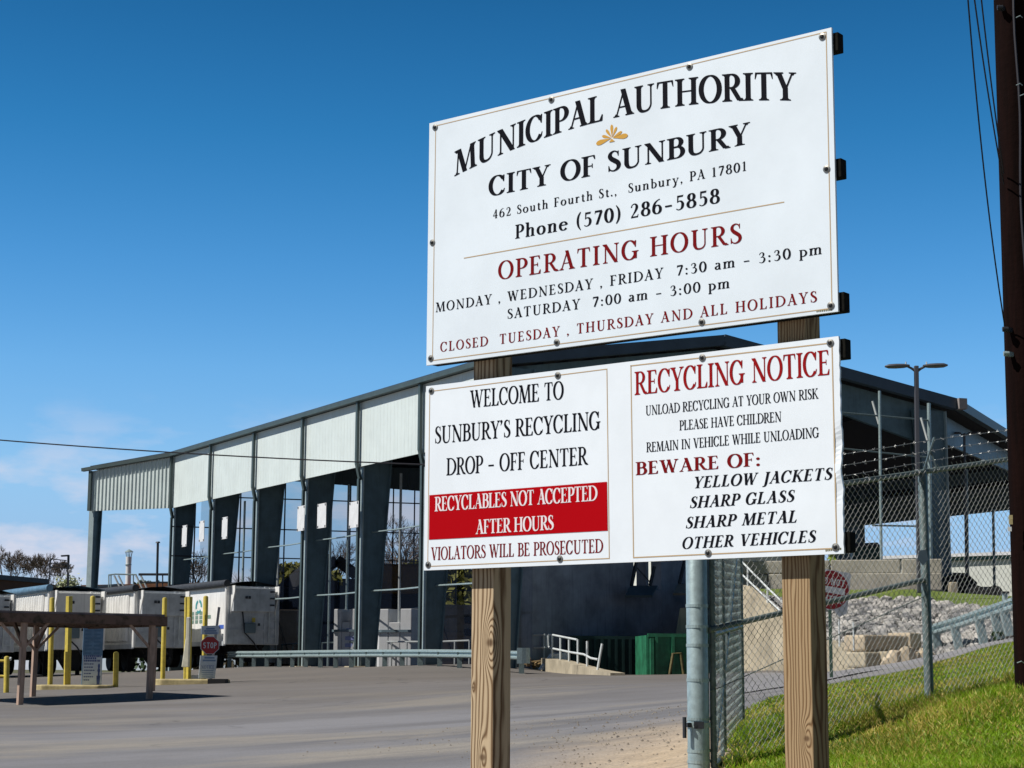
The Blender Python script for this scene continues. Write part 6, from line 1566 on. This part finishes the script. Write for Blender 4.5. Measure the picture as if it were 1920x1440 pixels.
# concrete islands
def island(px0, px1, y0, y1, Y, m, lab, dark=None):
    a, b = P(px0, y1, Y), P(px1, y1, Y); zt = P(px0, y0, Y).z; c = (a + b) / 2; w = b.x - a.x; h = zt - a.z + .1
    t = thing('kerb_island', (c.x, c.y, a.z), lab, 'kerb', 'low concrete islands of the drop off lane')
    pl = [(-w / 2, .5), (-w / 2 - .0, -.4), (-w / 2 + .25, -.6), (w / 2 - .25, -.6), (w / 2, -.4), (w / 2, .5)]
    MB().prism([Vector((c.x + x, c.y + .6 + y, zt - h)) for x, y in pl], Vector((0, 0, h))).build('base', m, t, bevel=.04)
    if dark: 
        q0 = P(dark, y1, Y - .02); MB().prism([Vector((q0.x, c.y - .03, zt - h)), Vector((b.x + .02, c.y - .03, zt - h)), Vector((b.x + .02, c.y + .6, zt - h)), Vector((q0.x, c.y + .6, zt - h))], Vector((0, 0, h + .01))).build('rubber_cap', BLACK, t)
    return t
island(60, 200, 1284, 1297, 54, KERBY, 'worn yellow kerb island under the notice panel')
island(285, 421, 1273, 1286, 56.3, KERBY, 'worn yellow kerb island with a black rubber end, under the stop sign', 389)
MB_ = MB(); p = on_ground(367, 1274, 58.2); MB_.box(p + Vector((0, 0, .1)), (.26, .2, .3)); solo(MB_, 'concrete_block', WHITE, 'small white block on the kerb island beside the stop sign', 'block')
# ------------------------------------------------------------------ wooden canopy
cp = thing('wooden_canopy', on_ground(150, 1320, 45), 'low weathered wooden canopy with a flat roof on braced posts', 'canopy')
fa, fb_ = P(-60, 1146, 43), P(309, 1153.5, 46.2); zc1 = (fa.z + fb_.z) / 2; CDr = (flat(fb_) - flat(fa)); CL = CDr.length; CDr.normalize(); CNr = Vector((-CDr.y, CDr.x, 0))
if CNr.y < 0: CNr = -CNr
c0 = flat(fa); DEP = 4.4
MB().prism([c0 + Vector((0, 0, zc1 - .02)), c0 + CDr * CL + Vector((0, 0, zc1 - .02)), c0 + CDr * (CL) + CNr * DEP + Vector((0, 0, zc1 - .02)), c0 + CNr * DEP + Vector((0, 0, zc1 - .02))], Vector((0, 0, .05))).build('roof', mat('canopy_roof', (.22, .19, .19), .8, var=.3, vscale=3), cp)
for off, nm in ((-.03, 'fascia'), (DEP - .03, 'fascia')): MB().beam(c0 + CNr * off + Vector((0, 0, zc1 - .135)), c0 + CDr * CL + CNr * off + Vector((0, 0, zc1 - .135)), .06, .225).build(nm, SHEDW, cp)
MB().beam(c0 + CDr * (CL + .03) - CNr * .05 + Vector((0, 0, zc1 - .145)), c0 + CDr * (CL + .03) + CNr * DEP + Vector((0, 0, zc1 - .145)), .05, .245).build('fascia', SHEDW, cp)
mb = MB()
for i in range(12): q = c0 + CDr * (CL * (i + .5) / 12); mb.beam(q + CNr * .05 + Vector((0, 0, zc1 - .13)), q + CNr * (DEP - .1) + Vector((0, 0, zc1 - .13)), .05, .18)
mb.build('joist', SHEDW, cp)
def leg(px, py, Y, off, lean):
    u_ = (px - 960) / FPX / FW.y * .993; o_ = c0 + CNr * off; d = (u_ * o_.y - o_.x) / (CDr.x - u_ * CDr.y); q = c0 + CDr * (d + lean) + CNr * off; top_ = Vector((q.x, q.y, zc1 - .2))
    g_ = c0 + CDr * d + CNr * off; MB().beam(Vector((g_.x, g_.y, H(g_.x, g_.y) - .1)), top_, .125, .125, CNr).build('post', LEGW, cp)
    for sg in (-1, 1):
        e = d + lean + sg * .62
        if e < CL - .03: MB().beam(top_ + Vector((0, 0, -.66)), c0 + CDr * e + CNr * off + Vector((0, 0, zc1 - .24)), .05, .06).build('brace', LEGW, cp)
    s2 = 1 if off < 1 else -1
    if px > 200: return
    MB().beam(top_ + Vector((0, 0, -.6)), top_ + CNr * .6 * s2 + Vector((0, 0, -.02)), .06, .09).build('brace', SHEDW, cp)
leg(59, 1326, 43.6, .1, .02); leg(296, 1312, 45.8, .1, .02)
leg(82, 1305, 47.8, DEP - .1, .02); leg(301, 1297, 48.6, DEP - .1, .02)
# ------------------------------------------------------------------ background
def bare_tree(seed, h, spread, name, lab, px, py, Y, twigm=TWIG, grp='bare trees behind the yard', leafm=None, leafn=0, stems=0):
    r = random.Random(seed); base = P(px, py, Y); t = thing(name, (base.x, base.y, base.z), lab, 'tree', grp); mb = MB(); tips = []
    trunk = MB()
    def grow(p, d, L, rad, lev):
        pts = [p]; q = p; dd = d
        for i in range(3):
            dd = (dd + Vector((r.gauss(0, .16), r.gauss(0, .16), r.gauss(.05, .08)))).normalized(); q = q + dd * L / 3; pts.append(q)
        (trunk if lev == 0 else mb).tube(pts, [rad, rad * .85, rad * .7, rad * .55], 6 if lev < 2 else 3, caps=False)
        if lev >= 5: tips.append(q); return
        n = 4 if lev < 4 else 3
        for i in range(n):
            a = r.uniform(0, 6.28); sp_ = r.uniform(.35, .75) * spread; u = dd.orthogonal().normalized(); v = dd.cross(u)
            nd = (dd + (u * math.cos(a) + v * math.sin(a)) * sp_ + Vector((0, 0, .12))).normalized()
            st = pts[r.choice([2, 3, 3])]
            grow(st, nd, L * r.uniform(.6, .78), max(rad * .5, .016 * Y / 150), lev + 1)
    if stems:
        for i in range(stems):
            a = i * 6.283 / stems + r.uniform(-.3, .3); grow(Vector(base) + Vector((math.cos(a), math.sin(a), 0)) * .15, Vector((math.cos(a) * .55, math.sin(a) * .55, 1)).normalized(), h * .30, h * .014, 0 if i == 0 else 1)
    else: grow(Vector(base), Vector((0, 0, 1)), h * .26, h * .022, 0)
    trunk.build('trunk', twigm, t); mb.build('crown', twigm, t)
    if leafn:
        lf_ = MB()
        for i in range(leafn):
            p = r.choice(tips) + Vector((r.gauss(0, .3), r.gauss(0, .3), r.gauss(0, .3))); a = Vector((r.gauss(0, 1), r.gauss(0, 1), r.gauss(0, 1))).normalized(); b_ = a.orthogonal().normalized(); s = .10 * r.uniform(.6, 1.4)
            lf_.quad(p - a * s, p + b_ * s * .5, p + a * s, p - b_ * s * .5)
        lf_.build('foliage', leafm, t)
    return t
TB = [(1, 58, 1112, 150, 4.6, 'round bare tree left of the lamp with the side arm'), (2, 8, 1110, 150, 4.6, 'bare tree cut by the left edge of the photo'), (3, 104, 1110, 158, 3.4, 'small bare tree just right of the round bare tree'),
      (4, 362, 1165, 150, 8.5, 'bare tree seen between the first two shed columns'), (5, 505, 1170, 150, 6.8, 'low bare tree behind the third shed column'), (6, 640, 1175, 145, 9.5, 'bare tree behind the excavator boom'),
      (7, 745, 1175, 140, 11.5, 'tall bare tree left of the lower notice board'), (8, 790, 1175, 143, 10.5, 'bare tree touching the left edge of the lower notice board'), (9, 700, 1175, 150, 9, 'bare tree behind the fifth shed column'), (10, 855, 1170, 140, 9, 'bare tree seen just left of the left sign post')]
for sd, px, py, Y, h, lab in TB: bare_tree(sd, h, 1.0, 'bare_tree', lab, px, py, Y, stems=4 if sd in (1, 2, 3, 5) else 0)
bare_tree(31, 1.15, 1.1, 'leafing_tree', 'pale green leafing tree beside the lamp with the side arm', 125, 1112, 140, grp='trees in young leaf', leafm=mat('pale_leaf', (.46, .50, .30), .7, var=.2), leafn=600, stems=5)
# olive bank of scrub seen through the bays
def scrub(pts, Y, m, lab, seed, n, sz):
    r = random.Random(seed); mb = MB(); P3 = [P(x, y, Y) for x, y in pts]
    for i in range(n):
        k = r.randrange(len(P3) - 1); t = r.random(); tp = P3[k].lerp(P3[k + 1], t); zb = H(tp.x, tp.y) - .3; v = r.random() ** .6
        p = Vector((tp.x, tp.y + (1 - v) * -4 + r.uniform(-1, 1), zb + (tp.z - zb) * v)); a = Vector((r.gauss(0, 1), r.gauss(0, .6), r.gauss(0, 1))).normalized(); b_ = a.cross(Vector((r.gauss(0, 1), r.gauss(0, 1), r.gauss(0, 1)))).normalized(); s = sz * r.uniform(.5, 1.4)
        mb.quad(p - a * s, p + b_ * s * .55, p + a * s, p - b_ * s * .55)
    solo(mb, 'scrub', m, lab, 'bushes', kind='stuff')
OL = mat('olive_scrub', (.20, .19, .02), .8, col2=(.10, .11, .015), vscale=.6)
scrub([(500, 1078), (520, 1063), (560, 1058), (590, 1064), (640, 1080)], 128, OL, 'olive green scrub behind the waste heap', 3, 5200, .35)
scrub([(720, 1078), (760, 1062), (800, 1055), (870, 1070), (930, 1075)], 128, OL, 'olive green scrub left of the lower notice board', 4, 6000, .35)
scrub([(1555, 1010), (1580, 985), (1602, 990), (1612, 1030), (1620, 1060)], 120, mat('lime_scrub', (.20, .27, .02), .8, col2=(.11, .16, .015), vscale=.6), 'lime green bush against the edge of the lower notice board', 5, 2600, .3)
scrub([(250, 1096), (270, 1089), (290, 1092), (330, 1096)], 150, LEAFD, 'dark green bush on the skyline behind the roof railing', 6, 1500, .25)
scrub([(330, 1120), (420, 1112), (520, 1118), (640, 1125), (760, 1120), (880, 1125)], 150, mat('far_brown_scrub', (.12, .10, .06), .9, col2=(.07, .065, .04), vscale=.5), 'brown winter scrub along the far side of the shed', 7, 5000, .4)
# low buildings on the left skyline
bb = thing('brick_building', P(30, 1110, 130), 'long brown brick building with a dark flat roof at the left edge', 'building')
a, b = P(-200, 1130, 128), P(88, 1130, 138); za_ = P(88, 1094, 138).z; zl = P(-60, 1078, 130).z
MB().prism([flat(a) + Vector((0, 0, a.z)), flat(b) + Vector((0, 0, b.z)), flat(b) + Vector((0, 0, za_)), flat(a) + Vector((0, 0, zl + .2))], Vector((0, 8, 0))).build('wall', BRICK, bb)
MB().beam(flat(a) + Vector((0, -.1, zl + .35)), flat(b) + Vector((0, -.1, za_ + .15)), .3, .35).build('roof_edge', ROOF, bb)
rb = thing('tank_building', P(260, 1110, 125), 'low building with a rust brown roof and grey roof edge behind the trailers', 'building')
a, b = P(150, 1130, 122), P(430, 1130, 122); 
MB().prism([Vector((a.x, a.y, a.z)), Vector((b.x, b.y, a.z)), Vector((b.x, b.y, P(430, 1091, 122).z)), Vector((a.x, a.y, P(150, 1097, 122).z))], Vector((0, 7, 0))).build('wall', RUST, rb)
MB().prism([P(140, 1102, 121.5), P(225, 1094, 121.5), P(225, 1098, 121.5), P(140, 1107, 121.5)], Vector((0, 7, 0))).build('roof_edge', ROOF, rb)
rr_ = thing('roof_railing', P(270, 1105, 120), 'dark pipe railing with two short stairs on the roof behind the trailers', 'railing')
def rp(x, y, Y=120): return P(x, y, Y)
mb = MB(); mb.tube([rp(204, 1078), rp(216, 1076.5), rp(256, 1077.5)], .05, 6); mb.build('rail', GALV, rr_)
mb = MB(); mb.tube([rp(260, 1077), rp(330, 1077)], .08, 6); mb.tube([rp(262, 1092), rp(330, 1092)], .06, 6); mb.build('rail', DKSTEEL, rr_)
for x in (204, 208, 250, 305): MB().tube([rp(x, 1106), rp(x, 1077)], .045, 6).build('post', GALV if x < 255 else DKSTEEL, rr_)
for x in (214, 222): MB().tube([rp(x, 1079), rp(x + 14, 1108)], .06, 6).build('stair_rail', RAILW, rr_)
for x in (255, 264): MB().tube([rp(x, 1079), rp(x + 14, 1108)], .06, 6).build('stair_rail', RAILW, rr_)
vs = thing('vent_stack', rp(241, 1100, 123), 'white round vent stack with a conical cap on struts', 'chimney')
MB().tube([rp(240, 1102, 123), rp(241, 1060, 123), rp(241.5, 1044, 123)], [.19, .18, .20], 14).build('pipe', WHITE, vs, smooth=True)
MB().tube([rp(240.6, 1060, 123), rp(240.6, 1058, 123)], .22, 14).build('collar', GALV, vs)
for sg in (-1, -.3, .3, 1): MB().beam(rp(241.5 + sg * 4.2, 1044, 123), rp(242 + sg * 6, 1034.5, 123), .05, .05).build('strut', GALV, vs)
MB().tube([rp(242, 1035, 123), rp(242, 1033, 123), rp(242, 1030, 123)], [.30, .22, .03], 14).build('cap', GALV, vs, smooth=True)
l1 = thing('area_light', rp(295, 1104, 118), 'plain dark lamp pole with a small round head behind the trailers', 'street lamp')
MB().tube([rp(294, 1104, 118), rp(296, 1018, 118)], .08, 8).build('pole', DKSTEEL, l1); MB().tube([rp(296, 1018, 118), rp(296, 1015.5, 118)], [.16, .12], 12).build('lamp_head', DKSTEEL, l1)
l2 = thing('street_lamp', rp(127, 1104, 118), 'dark lamp pole with one flat side arm and a small white dish', 'street lamp')
MB().beam(rp(127, 1104, 118), rp(128.5, 1041, 118), .13, .13, (0, 1, 0)).build('pole', DKSTEEL, l2); MB().beam(rp(129.5, 1041.5, 118), rp(115, 1042.5, 118), .3, .09).build('arm', DKSTEEL, l2)
MB().tube([rp(131, 1071, 117.8), rp(130.5, 1071.2, 117.7)], [.12, .10], 12).build('dish', WHITE, l2)
fk = thing('antenna_frame', rp(95, 1104, 119), 'thin frame of four crossbars on a mast beside the bare trees', 'antenna')
MB().beam(rp(91, 1104, 119), rp(95, 1047, 119), .08, .06, (0, 1, 0)).build('mast', DKSTEEL, fk)
for y, x1 in ((1048, 125), (1055.5, 125), (1062.5, 124), (1077, 116)): MB().beam(rp(94, y, 119), rp(x1, y + 3, 119), .05, .06).build('crossbar', DKSTEEL, fk)
